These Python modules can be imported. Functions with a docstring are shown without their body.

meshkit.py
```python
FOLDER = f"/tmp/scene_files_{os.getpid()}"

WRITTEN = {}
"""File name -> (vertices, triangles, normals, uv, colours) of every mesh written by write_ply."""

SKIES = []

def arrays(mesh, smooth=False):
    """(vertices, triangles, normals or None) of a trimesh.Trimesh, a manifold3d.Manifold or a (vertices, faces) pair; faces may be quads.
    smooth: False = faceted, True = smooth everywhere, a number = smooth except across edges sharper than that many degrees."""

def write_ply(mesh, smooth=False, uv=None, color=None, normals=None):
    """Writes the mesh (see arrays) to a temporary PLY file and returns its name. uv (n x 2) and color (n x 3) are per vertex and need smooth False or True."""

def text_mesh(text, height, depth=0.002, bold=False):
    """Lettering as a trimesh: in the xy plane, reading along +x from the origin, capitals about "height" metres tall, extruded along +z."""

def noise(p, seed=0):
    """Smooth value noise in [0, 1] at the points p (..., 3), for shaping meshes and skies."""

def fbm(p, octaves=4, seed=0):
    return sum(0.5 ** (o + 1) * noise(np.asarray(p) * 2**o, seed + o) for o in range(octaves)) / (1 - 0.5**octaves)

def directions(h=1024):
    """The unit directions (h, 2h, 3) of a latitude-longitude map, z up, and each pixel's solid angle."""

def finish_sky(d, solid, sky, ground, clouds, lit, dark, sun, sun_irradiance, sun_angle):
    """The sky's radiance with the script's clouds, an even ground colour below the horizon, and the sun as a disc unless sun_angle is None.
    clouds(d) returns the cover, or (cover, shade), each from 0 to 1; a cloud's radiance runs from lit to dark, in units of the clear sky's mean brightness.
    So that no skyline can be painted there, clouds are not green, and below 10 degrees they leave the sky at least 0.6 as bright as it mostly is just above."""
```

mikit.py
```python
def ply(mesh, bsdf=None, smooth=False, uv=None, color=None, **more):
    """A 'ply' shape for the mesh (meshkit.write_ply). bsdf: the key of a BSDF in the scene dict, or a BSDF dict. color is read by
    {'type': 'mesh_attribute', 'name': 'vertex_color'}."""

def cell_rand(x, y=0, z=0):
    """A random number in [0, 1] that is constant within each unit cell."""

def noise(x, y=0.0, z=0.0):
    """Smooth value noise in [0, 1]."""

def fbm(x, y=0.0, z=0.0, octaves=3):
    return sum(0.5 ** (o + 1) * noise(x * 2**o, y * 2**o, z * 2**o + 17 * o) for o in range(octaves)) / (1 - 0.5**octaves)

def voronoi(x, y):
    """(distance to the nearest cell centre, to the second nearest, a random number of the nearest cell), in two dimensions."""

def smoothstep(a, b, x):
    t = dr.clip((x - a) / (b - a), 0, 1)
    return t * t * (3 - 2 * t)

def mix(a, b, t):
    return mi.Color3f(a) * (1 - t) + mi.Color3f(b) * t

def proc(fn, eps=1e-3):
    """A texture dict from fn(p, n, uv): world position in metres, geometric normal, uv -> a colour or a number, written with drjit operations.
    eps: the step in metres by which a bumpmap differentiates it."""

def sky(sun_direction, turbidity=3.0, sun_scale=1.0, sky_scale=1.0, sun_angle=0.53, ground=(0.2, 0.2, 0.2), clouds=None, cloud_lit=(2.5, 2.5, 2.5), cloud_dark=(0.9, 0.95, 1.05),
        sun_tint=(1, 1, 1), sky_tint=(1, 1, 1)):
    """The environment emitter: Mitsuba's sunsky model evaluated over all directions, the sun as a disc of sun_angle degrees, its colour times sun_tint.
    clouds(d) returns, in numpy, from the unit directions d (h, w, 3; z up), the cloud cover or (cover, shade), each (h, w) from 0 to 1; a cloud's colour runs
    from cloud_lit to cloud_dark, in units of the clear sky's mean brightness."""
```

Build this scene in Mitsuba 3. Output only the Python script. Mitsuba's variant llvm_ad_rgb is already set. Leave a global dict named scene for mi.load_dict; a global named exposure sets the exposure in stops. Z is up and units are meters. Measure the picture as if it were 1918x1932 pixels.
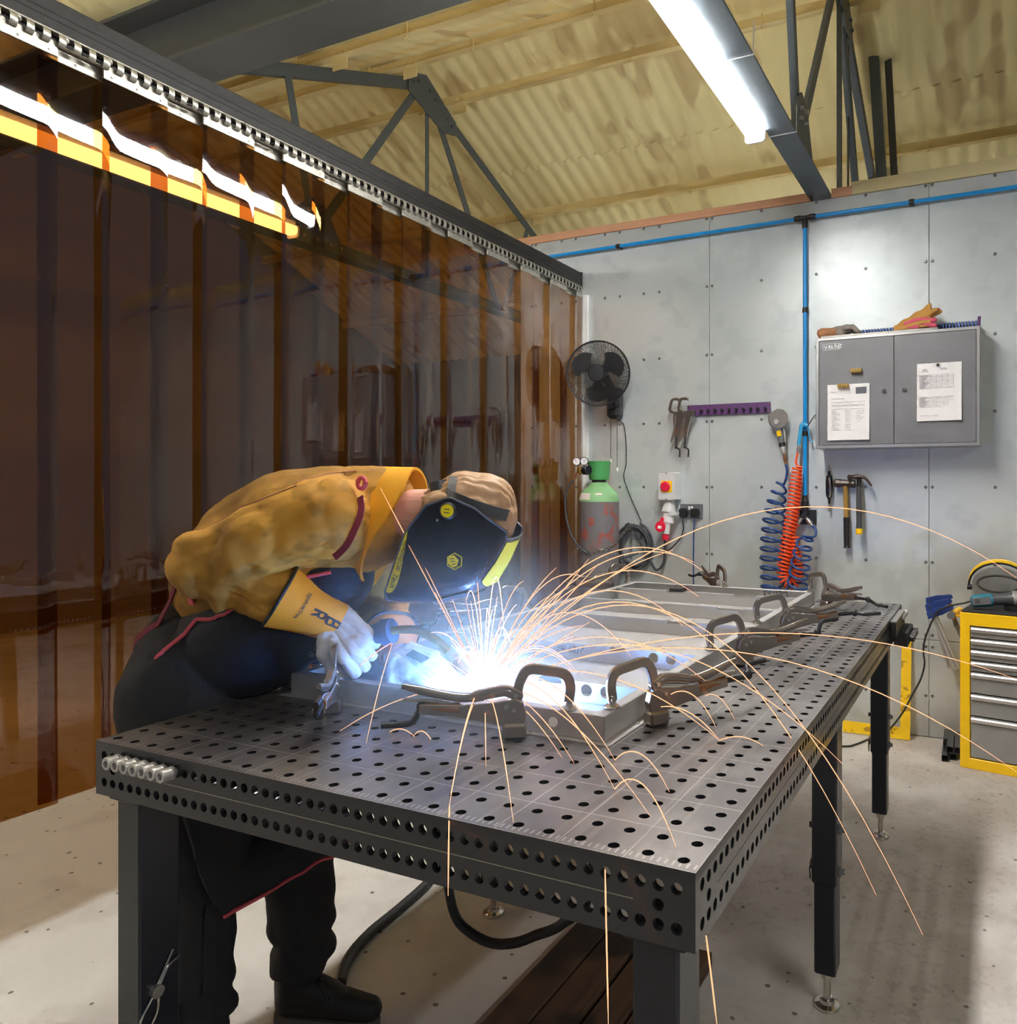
import math, random
import numpy as np, trimesh, manifold3d
import mitsuba as mi
import drjit as dr
import mikit, meshkit
from mikit import noise, fbm, smoothstep, mix, voronoi, cell_rand
from shapely.geometry import Polygon, LineString, Point, box as sbox
from shapely.ops import unary_union

T = mi.ScalarTransform4f
rng = np.random.default_rng(7)
scene = {'type': 'scene'}
labels = {}
exposure = 0.45

# ------------------------------------------------------------------ camera
EYE = np.array([1.53267, -0.89889, 1.38867])
YAW = -0.430924
FWD = np.array([math.sin(YAW), math.cos(YAW), 0.0])
scene['camera'] = {
    'type': 'perspective', 'fov': 2 * math.degrees(math.atan(959.0 / 1459.286)), 'fov_axis': 'x',
    'principal_point_offset_x': (959.0 - 1199.8) / 1918.0,
    'principal_point_offset_y': (966.0 - 916.96) / 1932.0,
    'near_clip': 0.05, 'far_clip': 60.0,
    'to_world': T().look_at(origin=EYE.tolist(), target=(EYE + FWD).tolist(), up=[0, 0, 1])}

# ------------------------------------------------------------------ light of the place
def C(r, g, b):
    x = np.array([r, g, b]) / 255.0
    return np.where(x <= 0.04045, x / 12.92, ((x + 0.055) / 1.055) ** 2.4).tolist()

def rgb(c): return {'type': 'rgb', 'value': list(map(float, c))}

AMBIENT = 0.10          # what comes in from the rest of the hall
scene['hall_light'] = {'type': 'constant', 'sampling_weight': 1.0, 'radiance': rgb([AMBIENT * 0.92, AMBIENT * 0.97, AMBIENT * 1.05])}
TUBE = [100.0, 98.0, 95.0]        # the LED battens
ARC = [220.0, 460.0, 1150.0]   # the weld arc

FUME = 3.4

# ------------------------------------------------------------------ materials
def mat(key, d, two=True):
    scene[key] = {'type': 'twosided', 'b': d} if two else d
    return key

def pr(key, col, rough=0.5, metal=0.0, spec=0.5, two=True, **k):
    c = mikit.proc(col) if callable(col) else rgb(col)
    d = {'type': 'principled', 'base_color': c, 'roughness': rough, 'metallic': metal, 'specular': spec, **k}
    return mat(key, d, two)

def bump(key, base, fn, scale=1.0):
    d = scene.pop(base)['b']
    scene[key] = {'type': 'twosided', 'b': {'type': 'bumpmap', 'arbitrary': mikit.proc(fn), 'scale': scale, 'nested': d}}
    return key

def f_floor(p, n, uv):
    a = fbm(p.x * 1.1 + 9, p.y * 1.1, 0, 4)
    b = fbm(p.x * 7, p.y * 7, 3, 4)
    c = mix(C(184, 179, 172), C(200, 196, 189), smoothstep(0.3, 0.7, a))
    c = mix(c, C(160, 152, 144), 0.35 * smoothstep(0.5, 0.8, b))
    d, e, r = voronoi(p.x * 11, p.y * 11)
    spot = smoothstep(0.13, 0.09, d + 0.10 * noise(p.x * 70, p.y * 70)) * smoothstep(0.70, 0.74, r)
    c = mix(c, C(75, 66, 60), 0.8 * spot)
    g = fbm(p.x * 30, p.y * 30, 5, 3)
    dirty = smoothstep(0.2, 1.0, p.x) * smoothstep(0.30, 0.75, fbm(p.x * 2.3, p.y * 2.3, 8, 4))
    c = mix(c, C(138, 124, 114), 0.55 * dirty)
    return mix(c, C(104, 92, 84), 0.22 * smoothstep(0.56, 0.74, fbm(p.x * 60, p.y * 60, 5, 3)) * (0.10 + dirty))

def f_galv(p, n, uv):
    a = fbm(p.x * 1.6, p.z * 1.6, p.y, 4)
    b = fbm(p.x * 9, p.z * 9, 4, 3)
    c = mix(C(186, 193, 192), C(208, 212, 210), smoothstep(0.3, 0.7, a))
    low = smoothstep(1.5, 0.9, p.z) * smoothstep(0.5, 0.68, fbm(p.x * 3.1 + 4, p.z * 2.2, 2, 4))
    c = mix(c, C(160, 158, 150), 0.45 * low)
    return mix(c, C(170, 178, 178), 0.35 * smoothstep(0.55, 0.75, b))

def f_roof(p, n, uv):
    a = fbm(p.x * 0.9, p.y * 0.6, 1, 4)
    b = fbm(p.x * 3.0 + 5, p.y * 0.9, 7, 4)
    c = mix(C(236, 222, 160), C(246, 235, 184), a)
    c = mix(c, C(206, 188, 132), 0.4 * smoothstep(0.48, 0.76, b))
    return mix(c, C(186, 160, 112), 0.6 * smoothstep(0.62, 0.70, fbm(p.x * 3.2 + 2, p.y * 1.6, 3, 3)))

def f_purlin(p, n, uv):
    b = fbm(p.x * 2.0 + 5, p.y * 6, p.z * 6, 3)
    return mix(C(232, 214, 158), C(206, 184, 126), smoothstep(0.4, 0.65, b))

def f_steeltop(p, n, uv):
    a = fbm(p.x * 4, p.y * 4, 1, 4)
    b = fbm(p.x * 60, p.y * 3, 6, 2)
    c = mix(C(98, 95, 96), C(136, 132, 130), smoothstep(0.3, 0.7, a))
    c = mix(c, C(150, 146, 142), 0.25 * smoothstep(0.6, 0.8, b))
    gx, gy = p.x * 10 - dr.floor(p.x * 10), p.y * 10 - dr.floor(p.y * 10)
    fine = smoothstep(0.014, 0.006, dr.minimum(dr.minimum(gx, 1 - gx), dr.minimum(gy, 1 - gy)))
    c = mix(c, C(206, 200, 194), 0.34 * fine)
    sx = p.x * 100 - dr.floor(p.x * 100)
    tick = dr.select((p.y < 0.02) & (p.y > 0.008) & (p.z > 0.9), smoothstep(0.2, 0.1, dr.abs(sx - 0.5)), 0.0)
    c = mix(c, C(220, 216, 210), 0.28 * tick)
    return dr.select(dr.abs(n.z) < 0.5, mi.Color3f(C(64, 65, 70)), c)

def r_steeltop(p, n, uv):
    return 0.24 + 0.20 * fbm(p.x * 5, p.y * 5, 2, 3)

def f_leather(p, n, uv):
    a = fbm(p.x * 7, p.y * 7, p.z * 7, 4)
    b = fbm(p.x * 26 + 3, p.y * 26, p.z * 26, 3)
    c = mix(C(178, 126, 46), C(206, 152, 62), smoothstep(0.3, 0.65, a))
    low = smoothstep(0.34, -0.02, p.x) * smoothstep(0.40, 0.62, fbm(p.x * 4, p.y * 4, p.z * 4 + 3, 3) + 0.12)  # shade put into the leather colour as sooty patches towards the back
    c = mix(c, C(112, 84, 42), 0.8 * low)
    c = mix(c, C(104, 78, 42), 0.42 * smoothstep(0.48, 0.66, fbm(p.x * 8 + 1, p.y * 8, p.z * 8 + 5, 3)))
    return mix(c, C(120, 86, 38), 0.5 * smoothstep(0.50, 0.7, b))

def h_leather(p, n, uv):
    return 0.016 * fbm(p.x * 11, p.y * 11, p.z * 11, 3) + 0.0012 * fbm(p.x * 160, p.y * 160, p.z * 160, 2)

def h_cloth(p, n, uv):
    return 0.008 * fbm(p.x * 9, p.y * 9, p.z * 5, 3)

def f_rust(p, n, uv):
    a = fbm(p.x * 22, p.y * 22, p.z * 12, 4)
    w = smoothstep(0.50, 0.58, a) * smoothstep(1.33, 1.22, p.z) * smoothstep(0.95, 1.1, p.z)
    return mix(C(108, 106, 108), C(150, 74, 62), 0.85 * w)

def f_wood(p, n, uv):
    g = fbm(p.x * 60, p.y * 2.5, p.z * 60, 3)
    a = fbm(p.x * 5, p.y * 5, 2, 3)
    return mix(mix(C(96, 72, 50), C(58, 42, 32), g), C(28, 24, 22), 0.8 * smoothstep(0.45, 0.62, a))

def f_timber(p, n, uv):
    g = fbm(p.x * 3, p.y * 40, p.z * 60, 3)
    return mix(C(226, 176, 138), C(206, 150, 112), g)

def f_dooreg(p, n, uv):
    return mix(C(92, 92, 94), C(112, 112, 114), fbm(p.x * 6, p.y * 6, p.z * 6, 4))

def f_yellowrust(p, n, uv):
    return mix(C(240, 196, 20), C(150, 110, 40), 0.8 * smoothstep(0.58, 0.68, fbm(p.x * 30, p.y * 30, p.z * 30, 3)))

def f_chest(p, n, uv):
    return mix(C(128, 126, 122), C(150, 148, 144), fbm(p.x * 5, p.y * 5, p.z * 5, 3))

pr('m_floor', f_floor, 0.55, spec=0.3)
pr('m_galv', f_galv, 0.42, metal=0.35)
pr('m_roof', f_roof, 0.8, spec=0.2)
pr('m_purlin', f_purlin, 0.6, spec=0.3)
pr('m_truss', C(74, 84, 90), 0.42)
pr('m_truss_dark', C(66, 68, 66), 0.6)
pr('m_wallpaint', C(120, 116, 108), 0.8)
pr('m_hall', C(150, 132, 116), 0.9)
pr('m_trimwhite', C(225, 228, 226), 0.4)
pr('m_timber', f_timber, 0.7)
pr('m_cream', C(214, 200, 150), 0.6)
pr('m_screw', C(150, 148, 144), 0.3, metal=0.9)
pr('m_chrome', C(205, 202, 196), 0.16, metal=1.0)
pr('m_nickel', C(158, 149, 141), 0.22, metal=0.9)
pr('m_steel', C(176, 174, 172), 0.34, metal=0.85)
pr('m_plate', C(178, 176, 174), 0.42, metal=0.55)
pr('m_stainless', C(150, 147, 138), 0.38, metal=0.8)
mat('m_tabletop', {'type': 'principled', 'base_color': mikit.proc(f_steeltop), 'roughness': mikit.proc(r_steeltop), 'metallic': 0.75, 'specular': 0.5})
pr('m_tableside', C(64, 65, 70), 0.20, metal=0.7)
pr('m_leg', C(36, 39, 48), 0.30, metal=0.35)
pr('m_groove', C(40, 38, 38), 0.6)
pr('m_black', C(24, 24, 26), 0.45)
pr('m_blacksoft', C(34, 34, 36), 0.7)
pr('m_blackgloss', C(20, 24, 32), 0.22)
pr('m_washer', C(120, 118, 114), 0.4, metal=0.6)
pr('m_header', C(20, 19, 18), 0.5, spec=0.2)
pr('m_rubber', C(58, 60, 66), 0.55)
pr('m_cable', C(36, 37, 40), 0.5)
pr('m_pipe', C(20, 138, 208), 0.3)
pr('m_bluehose', C(34, 66, 120), 0.3)
pr('m_bluehose2', C(28, 84, 160), 0.3)
pr('m_orangehose', C(240, 82, 34), 0.3)
pr('m_gunblue', C(60, 166, 214), 0.35)
pr('m_violet', C(84, 52, 96), 0.4)
pr('m_red', C(214, 30, 62), 0.35)
pr('m_yellow', C(250, 200, 20), 0.35)
pr('m_yellowrust', f_yellowrust, 0.5)
pr('m_chestgrey', f_chest, 0.42)
pr('m_alu', C(216, 212, 206), 0.25, metal=0.7)
pr('m_white', C(232, 232, 230), 0.4)
pr('m_greybox', C(208, 208, 206), 0.4)
pr('m_paper', C(236, 234, 232), 0.8)
pr('m_print', C(150, 148, 150), 0.8)
pr('m_printdark', C(88, 88, 94), 0.8)
pr('m_door', f_dooreg, 0.45)
pr('m_brass', C(206, 170, 96), 0.25, metal=0.9)
pr('m_copper', C(178, 128, 92), 0.3, metal=0.9)
pr('m_gasgreen', C(74, 150, 84), 0.35)
pr('m_gaspale', C(132, 182, 126), 0.45)
pr('m_rust', f_rust, 0.5)
pr('m_label', C(226, 220, 206), 0.6)
pr('m_wood', f_wood, 0.8)
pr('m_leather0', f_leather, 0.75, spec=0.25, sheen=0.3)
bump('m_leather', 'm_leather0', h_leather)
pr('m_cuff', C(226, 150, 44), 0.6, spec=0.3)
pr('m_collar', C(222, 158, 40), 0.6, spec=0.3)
pr('m_cuffshade', C(196, 128, 66), 0.6)  # darker copy of the cuff tan for the left glove, shade in the colour
pr('m_glove0', C(206, 202, 200), 0.75)
bump('m_glove', 'm_glove0', h_leather)
pr('m_apron0', C(17, 21, 30), 0.72)
bump('m_apron', 'm_apron0', h_cloth)
pr('m_trousers0', C(30, 32, 37), 0.85)
bump('m_trousers', 'm_trousers0', h_cloth)
pr('m_strap', C(196, 80, 92), 0.7)
pr('m_strapdark', C(112, 34, 54), 0.7)
pr('m_skin', C(222, 168, 150), 0.5)
pr('m_hair', C(178, 142, 108), 0.55)
pr('m_shoe', C(26, 26, 28), 0.6)
pr('m_sole', C(84, 82, 80), 0.7)
pr('m_helmet', C(19, 22, 30), 0.2, clearcoat=0.3)
pr('m_sticker', C(236, 216, 20), 0.35)
pr('m_helmetgrey', C(66, 68, 72), 0.4)
pr('m_torchblue', C(70, 90, 118), 0.4)
pr('m_greyglove', C(128, 120, 112), 0.85)
pr('m_browncuff', C(150, 104, 70), 0.85)
pr('m_tanglove', C(176, 130, 62), 0.85)
pr('m_pink', C(196, 82, 104), 0.8)
pr('m_bluetray', C(62, 98, 170), 0.4)
pr('m_blueclamp', C(38, 58, 116), 0.35)
pr('m_teal', C(40, 110, 128), 0.4)
pr('m_toolgrey', C(96, 98, 100), 0.4)
pr('m_disc', C(104, 100, 94), 0.6)
pr('m_hammerhead', C(74, 66, 62), 0.35, metal=0.6)
pr('m_handleyellow', C(150, 116, 50), 0.6)
pr('m_ink', C(58, 56, 66), 0.9)
pr('m_switchyellow', C(252, 200, 30), 0.4)
mat('m_pvc', {'type': 'thindielectric', 'int_ior': 1.62, 'ext_ior': 1.0, 'specular_transmittance': rgb([0.36, 0.165, 0.045])}, False)
mat('m_visor', {'type': 'thindielectric', 'int_ior': 1.5, 'ext_ior': 1.0, 'specular_transmittance': rgb([0.55, 0.54, 0.53])}, False)

# ------------------------------------------------------------------ mesh helpers
def V(*a): return np.array(a, float)
def unit(v): v = np.asarray(v, float); return v / max(np.linalg.norm(v), 1e-12)
def cat(*ms): return trimesh.util.concatenate([m for m in ms if m is not None])
def tm(m): mm = m.to_mesh(); return trimesh.Trimesh(mm.vert_properties[:, :3], mm.tri_verts, process=False)

def bx(lo, hi, b=0.0):
    """A box from corner lo to corner hi with bevel b."""
    lo, hi = np.minimum(lo, hi).astype(float), np.maximum(lo, hi).astype(float)
    if b <= 0:
        m = trimesh.creation.box(extents=hi - lo); m.apply_translation((lo + hi) / 2); return m
    b = min(b, 0.49 * (hi - lo).min())
    pts = []
    for k in range(3):
        l2, h2 = lo + b, hi - b
        l2[k], h2[k] = lo[k], hi[k]
        for i in range(8):
            pts.append([(l2 if not (i >> j) & 1 else h2)[j] for j in range(3)])
    return trimesh.convex.convex_hull(np.array(pts))

def frame(o, x, z):
    """4x4 with the local x and z axes along x and z."""
    x = unit(x); y = unit(np.cross(z, x)); z = np.cross(x, y)
    M = np.eye(4); M[:3, 0], M[:3, 1], M[:3, 2], M[:3, 3] = x, y, z, o
    return M

def mv(m, M): m = m.copy(); m.apply_transform(M); return m
def rotz(a, o=(0, 0, 0)):
    M = np.eye(4); c, s = math.cos(a), math.sin(a); M[:2, :2] = [[c, -s], [s, c]]; M[:3, 3] = o; return M
def tr(x, y, z): M = np.eye(4); M[:3, 3] = (x, y, z); return M

def cyl(p, q, r, r2=None, n=20, cap=True):
    return tube([p, q], [r, r if r2 is None else r2], n, cap)

def tube(path, r, n=10, cap=True):
    P = np.asarray(path, float); N = len(P)
    R = np.broadcast_to(np.asarray(r, float), (N,)) if np.ndim(r) == 0 else np.asarray(r, float)
    t = np.gradient(P, axis=0) if N > 2 else np.repeat([P[1] - P[0]], 2, 0)
    t = t / np.maximum(np.linalg.norm(t, axis=1, keepdims=True), 1e-12)
    a = np.array([0, 0, 1.0]) if abs(t[0][2]) < 0.9 else np.array([1.0, 0, 0])
    u = unit(np.cross(t[0], a)); rings = []
    ang = np.arange(n) * 2 * math.pi / n
    for i in range(N):
        u = unit(u - t[i] * np.dot(u, t[i])); w = np.cross(t[i], u)
        rings.append(P[i] + R[i] * (np.cos(ang)[:, None] * u + np.sin(ang)[:, None] * w))
    v = np.vstack(rings); f = []
    for i in range(N - 1):
        for j in range(n):
            a0, b0 = i * n + j, i * n + (j + 1) % n
            f += [[a0, b0, b0 + n], [a0, b0 + n, a0 + n]]
    if cap:
        v = np.vstack([v, P[0], P[-1]]); k = len(v) - 2; e = (N - 1) * n
        for j in range(n):
            f += [[k, (j + 1) % n, j], [k + 1, e + j, e + (j + 1) % n]]
    return trimesh.Trimesh(v, f, process=False)

def spline(pts, k=8, closed=False):
    P = np.asarray(pts, float)
    if closed: P = np.vstack([P[-1], P, P[0], P[1]])
    else: P = np.vstack([2 * P[0] - P[1], P, 2 * P[-1] - P[-2]])
    out = []
    for i in range(1, len(P) - 2):
        p0, p1, p2, p3 = P[i - 1:i + 3]
        for t in np.arange(k) / k:
            out.append(0.5 * (2 * p1 + (p2 - p0) * t + (2 * p0 - 5 * p1 + 4 * p2 - p3) * t * t + (3 * p1 - p0 - 3 * p2 + p3) * t ** 3))
    if not closed: out.append(P[-2])
    return np.array(out)

def lathe(prof, n=32, M=None):
    """Revolves (radius, height) points about z."""
    P = np.asarray(prof, float); ang = np.arange(n) * 2 * math.pi / n
    v = np.stack([np.outer(P[:, 0], np.cos(ang)), np.outer(P[:, 0], np.sin(ang)), np.repeat(P[:, 1:2], n, 1)], -1).reshape(-1, 3)
    f = []
    for i in range(len(P) - 1):
        for j in range(n):
            a, b = i * n + j, i * n + (j + 1) % n
            f += [[a, b, b + n], [a, b + n, a + n]]
    m = trimesh.Trimesh(v, f, process=False)
    return mv(m, M) if M is not None else m

def ext(poly, h, M=None, z0=0.0):
    """Extrudes a 2D polygon (list or shapely) by h along z."""
    poly = poly if hasattr(poly, 'geom_type') else Polygon(poly)
    ms = [trimesh.creation.extrude_polygon(g, h, engine='earcut') for g in getattr(poly, 'geoms', [poly])]
    m = cat(*ms); m.apply_translation([0, 0, z0])
    return mv(m, M) if M is not None else m

def bext(poly, t, b=0.0014, M=None):
    """An extrusion with bevelled rims (simple outline), z from 0 to t."""
    poly = poly.simplify(0.0002); P = np.array(poly.exterior.coords)[:-1]
    if not poly.exterior.is_ccw: P = P[::-1]
    e = np.roll(P, -1, 0) - P; e /= np.linalg.norm(e, axis=1, keepdims=True); nr = np.stack([e[:, 1], -e[:, 0]], 1)
    m = nr + np.roll(nr, 1, 0); m /= np.maximum(np.linalg.norm(m, axis=1, keepdims=True), 1e-6); Q = P - m * b; n = len(P)
    z = lambda A, h: np.column_stack([A, np.full(len(A), h)])
    v = np.vstack([z(Q, 0), z(P, b), z(P, t - b), z(Q, t)]); f = []
    for k in range(3):
        for i in range(n): a, c = k * n + i, k * n + (i + 1) % n; f += [[a, c, c + n], [a, c + n, a + n]]
    vv, ff = trimesh.creation.triangulate_polygon(Polygon(Q).buffer(0), engine='earcut')
    o = len(v); v = np.vstack([v, z(vv, 0), z(vv, t)])
    up = np.cross(vv[ff[:, 1]] - vv[ff[:, 0]], vv[ff[:, 2]] - vv[ff[:, 0]]).sum() > 0
    ff = ff if up else ff[:, ::-1]
    f = np.vstack([np.array(f), ff[:, ::-1] + o, ff + o + len(vv)])
    m = trimesh.Trimesh(v, f, process=False)
    return mv(m, M) if M is not None else m

def rect(x0, y0, x1, y1, r=0.0):
    p = sbox(min(x0, x1), min(y0, y1), max(x0, x1), max(y0, y1))
    return p.buffer(-r).buffer(r, quad_segs=4) if r else p

def ball(c, r, n=2):
    m = trimesh.creation.icosphere(subdivisions=n); m.apply_scale(np.broadcast_to(r, 3).astype(float)); m.apply_translation(c); return m

def text(s, h, M, depth=0.0006, bold=False):
    return mv(meshkit.text_mesh(s, h, depth, bold), M)

def grid(f, nu, nv, flip=False):
    """A sheet f(u, v) -> point, u and v in [0, 1]."""
    u, v = np.meshgrid(np.linspace(0, 1, nu), np.linspace(0, 1, nv), indexing='ij')
    P = np.stack(f(u, v), -1).reshape(-1, 3); F = []
    for i in range(nu - 1):
        for j in range(nv - 1):
            a = i * nv + j
            F += [[a, a + nv, a + nv + 1], [a, a + nv + 1, a + 1]]
    F = np.array(F)
    return trimesh.Trimesh(P, F[:, ::-1] if flip else F, process=False)

def thicken(m, t):
    """A closed shell of thickness t from an open sheet (grows against its normals)."""
    n = m.vertex_normals; a = m.vertices; b = a - n * t; k = len(a)
    e = m.edges_sorted; uq, cnt = np.unique(e, axis=0, return_counts=True)
    bd = set(map(tuple, uq[cnt == 1])); side = []
    for x, y in m.edges:
        if tuple(sorted((x, y))) in bd: side += [[y, x, x + k], [y, x + k, y + k]]
    return trimesh.Trimesh(np.vstack([a, b]), np.vstack([m.faces, m.faces[:, ::-1] + k, np.array(side)]), process=False)

# ------------------------------------------------------------------ scene helpers
used = {}
def numbered(key):
    if key not in used: used[key] = 0; return key
    used[key] += 1
    return f'{key}_{used[key]:03d}'

def say(key, label=None, cat=None, group=None, kind=None):
    d = {k: v for k, v in (('label', label), ('category', cat), ('group', group), ('kind', kind)) if v}
    if d: labels[key] = d

def thing(name, label, cat, group=None):
    key = numbered(name); say(key, label, cat, group); return key

def part(parent, name, mesh, bsdf, smooth=30, label=None, kind=None, **more):
    key = numbered(parent + '__' + name)
    scene[key] = mikit.ply(mesh, bsdf, smooth=smooth, **more)
    say(key, label, kind=kind); return key

def copypart(parent, name, shape, M=None, label=None):
    key = numbered(parent + '__' + name)
    scene[key] = {**shape, 'to_world': T(np.asarray(M))} if M is not None else dict(shape)
    say(key, label); return key

def solo(name, mesh, bsdf, label, cat, group=None, smooth=30, **more):
    key = thing(name, label, cat, group); scene[key] = mikit.ply(mesh, bsdf, smooth=smooth, **more); return key

def struct(name, mesh=None, bsdf=None, smooth=False, label=None):
    key = numbered(name); say(key, label, kind='structure')
    if mesh is not None: scene[key] = mikit.ply(mesh, bsdf, smooth=smooth)
    return key

# ------------------------------------------------------------------ floor, walls, roof
struct('floor', bx((-7, -4, -0.1), (6, 8.5, 0)), 'm_floor', label='pale worn concrete floor with dark specks and stains')
WY = 3.66
wall = struct('wall_back', bx((-1.45, WY + 0.012, 0), (4.2, WY + 0.1, 3.06)), 'm_galv', label='back wall clad in pale galvanised steel sheets')
seams = [-1.45, -1.341, -0.062, 1.217, 2.496, 3.775]
for x0, x1 in zip(seams[:-1], seams[1:]):
    for z0, z1 in ((0.004, 0.537), (0.540, 3.06)):
        part(wall, 'steel_sheet', bx((x0 + 0.0015, WY, z0), (x1 - 0.0015, WY + 0.012, z1), 0.001), 'm_galv', False)
sc = mikit.ply(lathe([(0.0001, 0.006), (0.005, 0.0055), (0.0085, 0.002), (0.009, 0)], 10, frame((0, 0, 0), (1, 0, 0), (0, -1, 0))), 'm_screw', smooth=40)
for s in seams:
    for x in (s - 0.017, s + 0.017, s + 0.331, s + 0.66, s + 0.941):
        for z in (0.229, 0.50, 0.565, 0.967, 1.382, 1.79, 2.204, 2.63, 3.05):
            if -1.4 < x < 2.0: copypart(wall, 'screw', sc, tr(x, WY, z))
struct('wall_far', bx((-7, 8.5, 0), (6, 8.6, 6)), 'm_hall', label='dim brown far wall of the hall behind the steel partition')
struct('wall_left', bx((-7, -4, 0), (-6.9, 8.5, 6)), 'm_hall', label='dim brown wall of the hall far behind the strip curtain')
t1 = struct('trim_1', bx((-1.6, WY - 0.005, 3.062), (0.555, WY + 0.095, 3.112), 0.002), 'm_timber', label='bare pine batten along the top of the wall')
t1b = part(t1, 'batten', bx((0.685, WY - 0.005, 3.062), (0.80, WY + 0.095, 3.115), 0.002), 'm_timber', False)
struct('trim_2', bx((0.80, WY - 0.01, 3.062), (4.2, WY + 0.09, 3.135), 0.002), 'm_cream', label='cream painted batten along the top of the wall')
struct('trim_3', bx((-0.940, WY - 0.03, 0.0), (-0.908, WY - 0.002, 2.66), 0.002), 'm_trimwhite', label='white upright trim where the curtain meets the wall')

# roof: ridge along x at y = 4.35, z = 4.92; valley at y = 1.75
RY, RZ, SF, SN, VY = 4.35, 4.93, 0.436, 0.395, 1.85
def roof_z(y):
    if y > RY: return RZ - SF * (y - RY)
    if y > VY: return RZ - SN * (RY - y)
    return RZ - SN * (RY - VY) + 0.33 * (VY - y)
ceil = struct('ceiling', None, label='yellowed cream corrugated roof sheets on both slopes')
def sheet(x0, w, y0, y1):
    def f(u, v):
        x = x0 + u * (w + 0.03); y = y0 + v * (y1 - y0)
        z = np.vectorize(roof_z)(y * 0.999999) + 0.009 * np.cos(u * (w + 0.03) / 0.15 * 2 * math.pi) + 0.004 * rng.random() + 0.1
        return x, y, z
    return thicken(grid(f, 45, 2), 0.006)
for j, (y0, y1) in enumerate(((-4, -1.0), (-1.02, VY), (VY, 3.12), (3.08, RY), (RY, 5.58), (5.54, 6.75), (6.71, 8.4))):
    for k in range(11):
        part(ceil, 'roof_sheet', sheet(-6.8 + k * 1.05 + 0.2 * (j % 2), 1.05, y0, y1), 'm_roof', 40)
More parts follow.
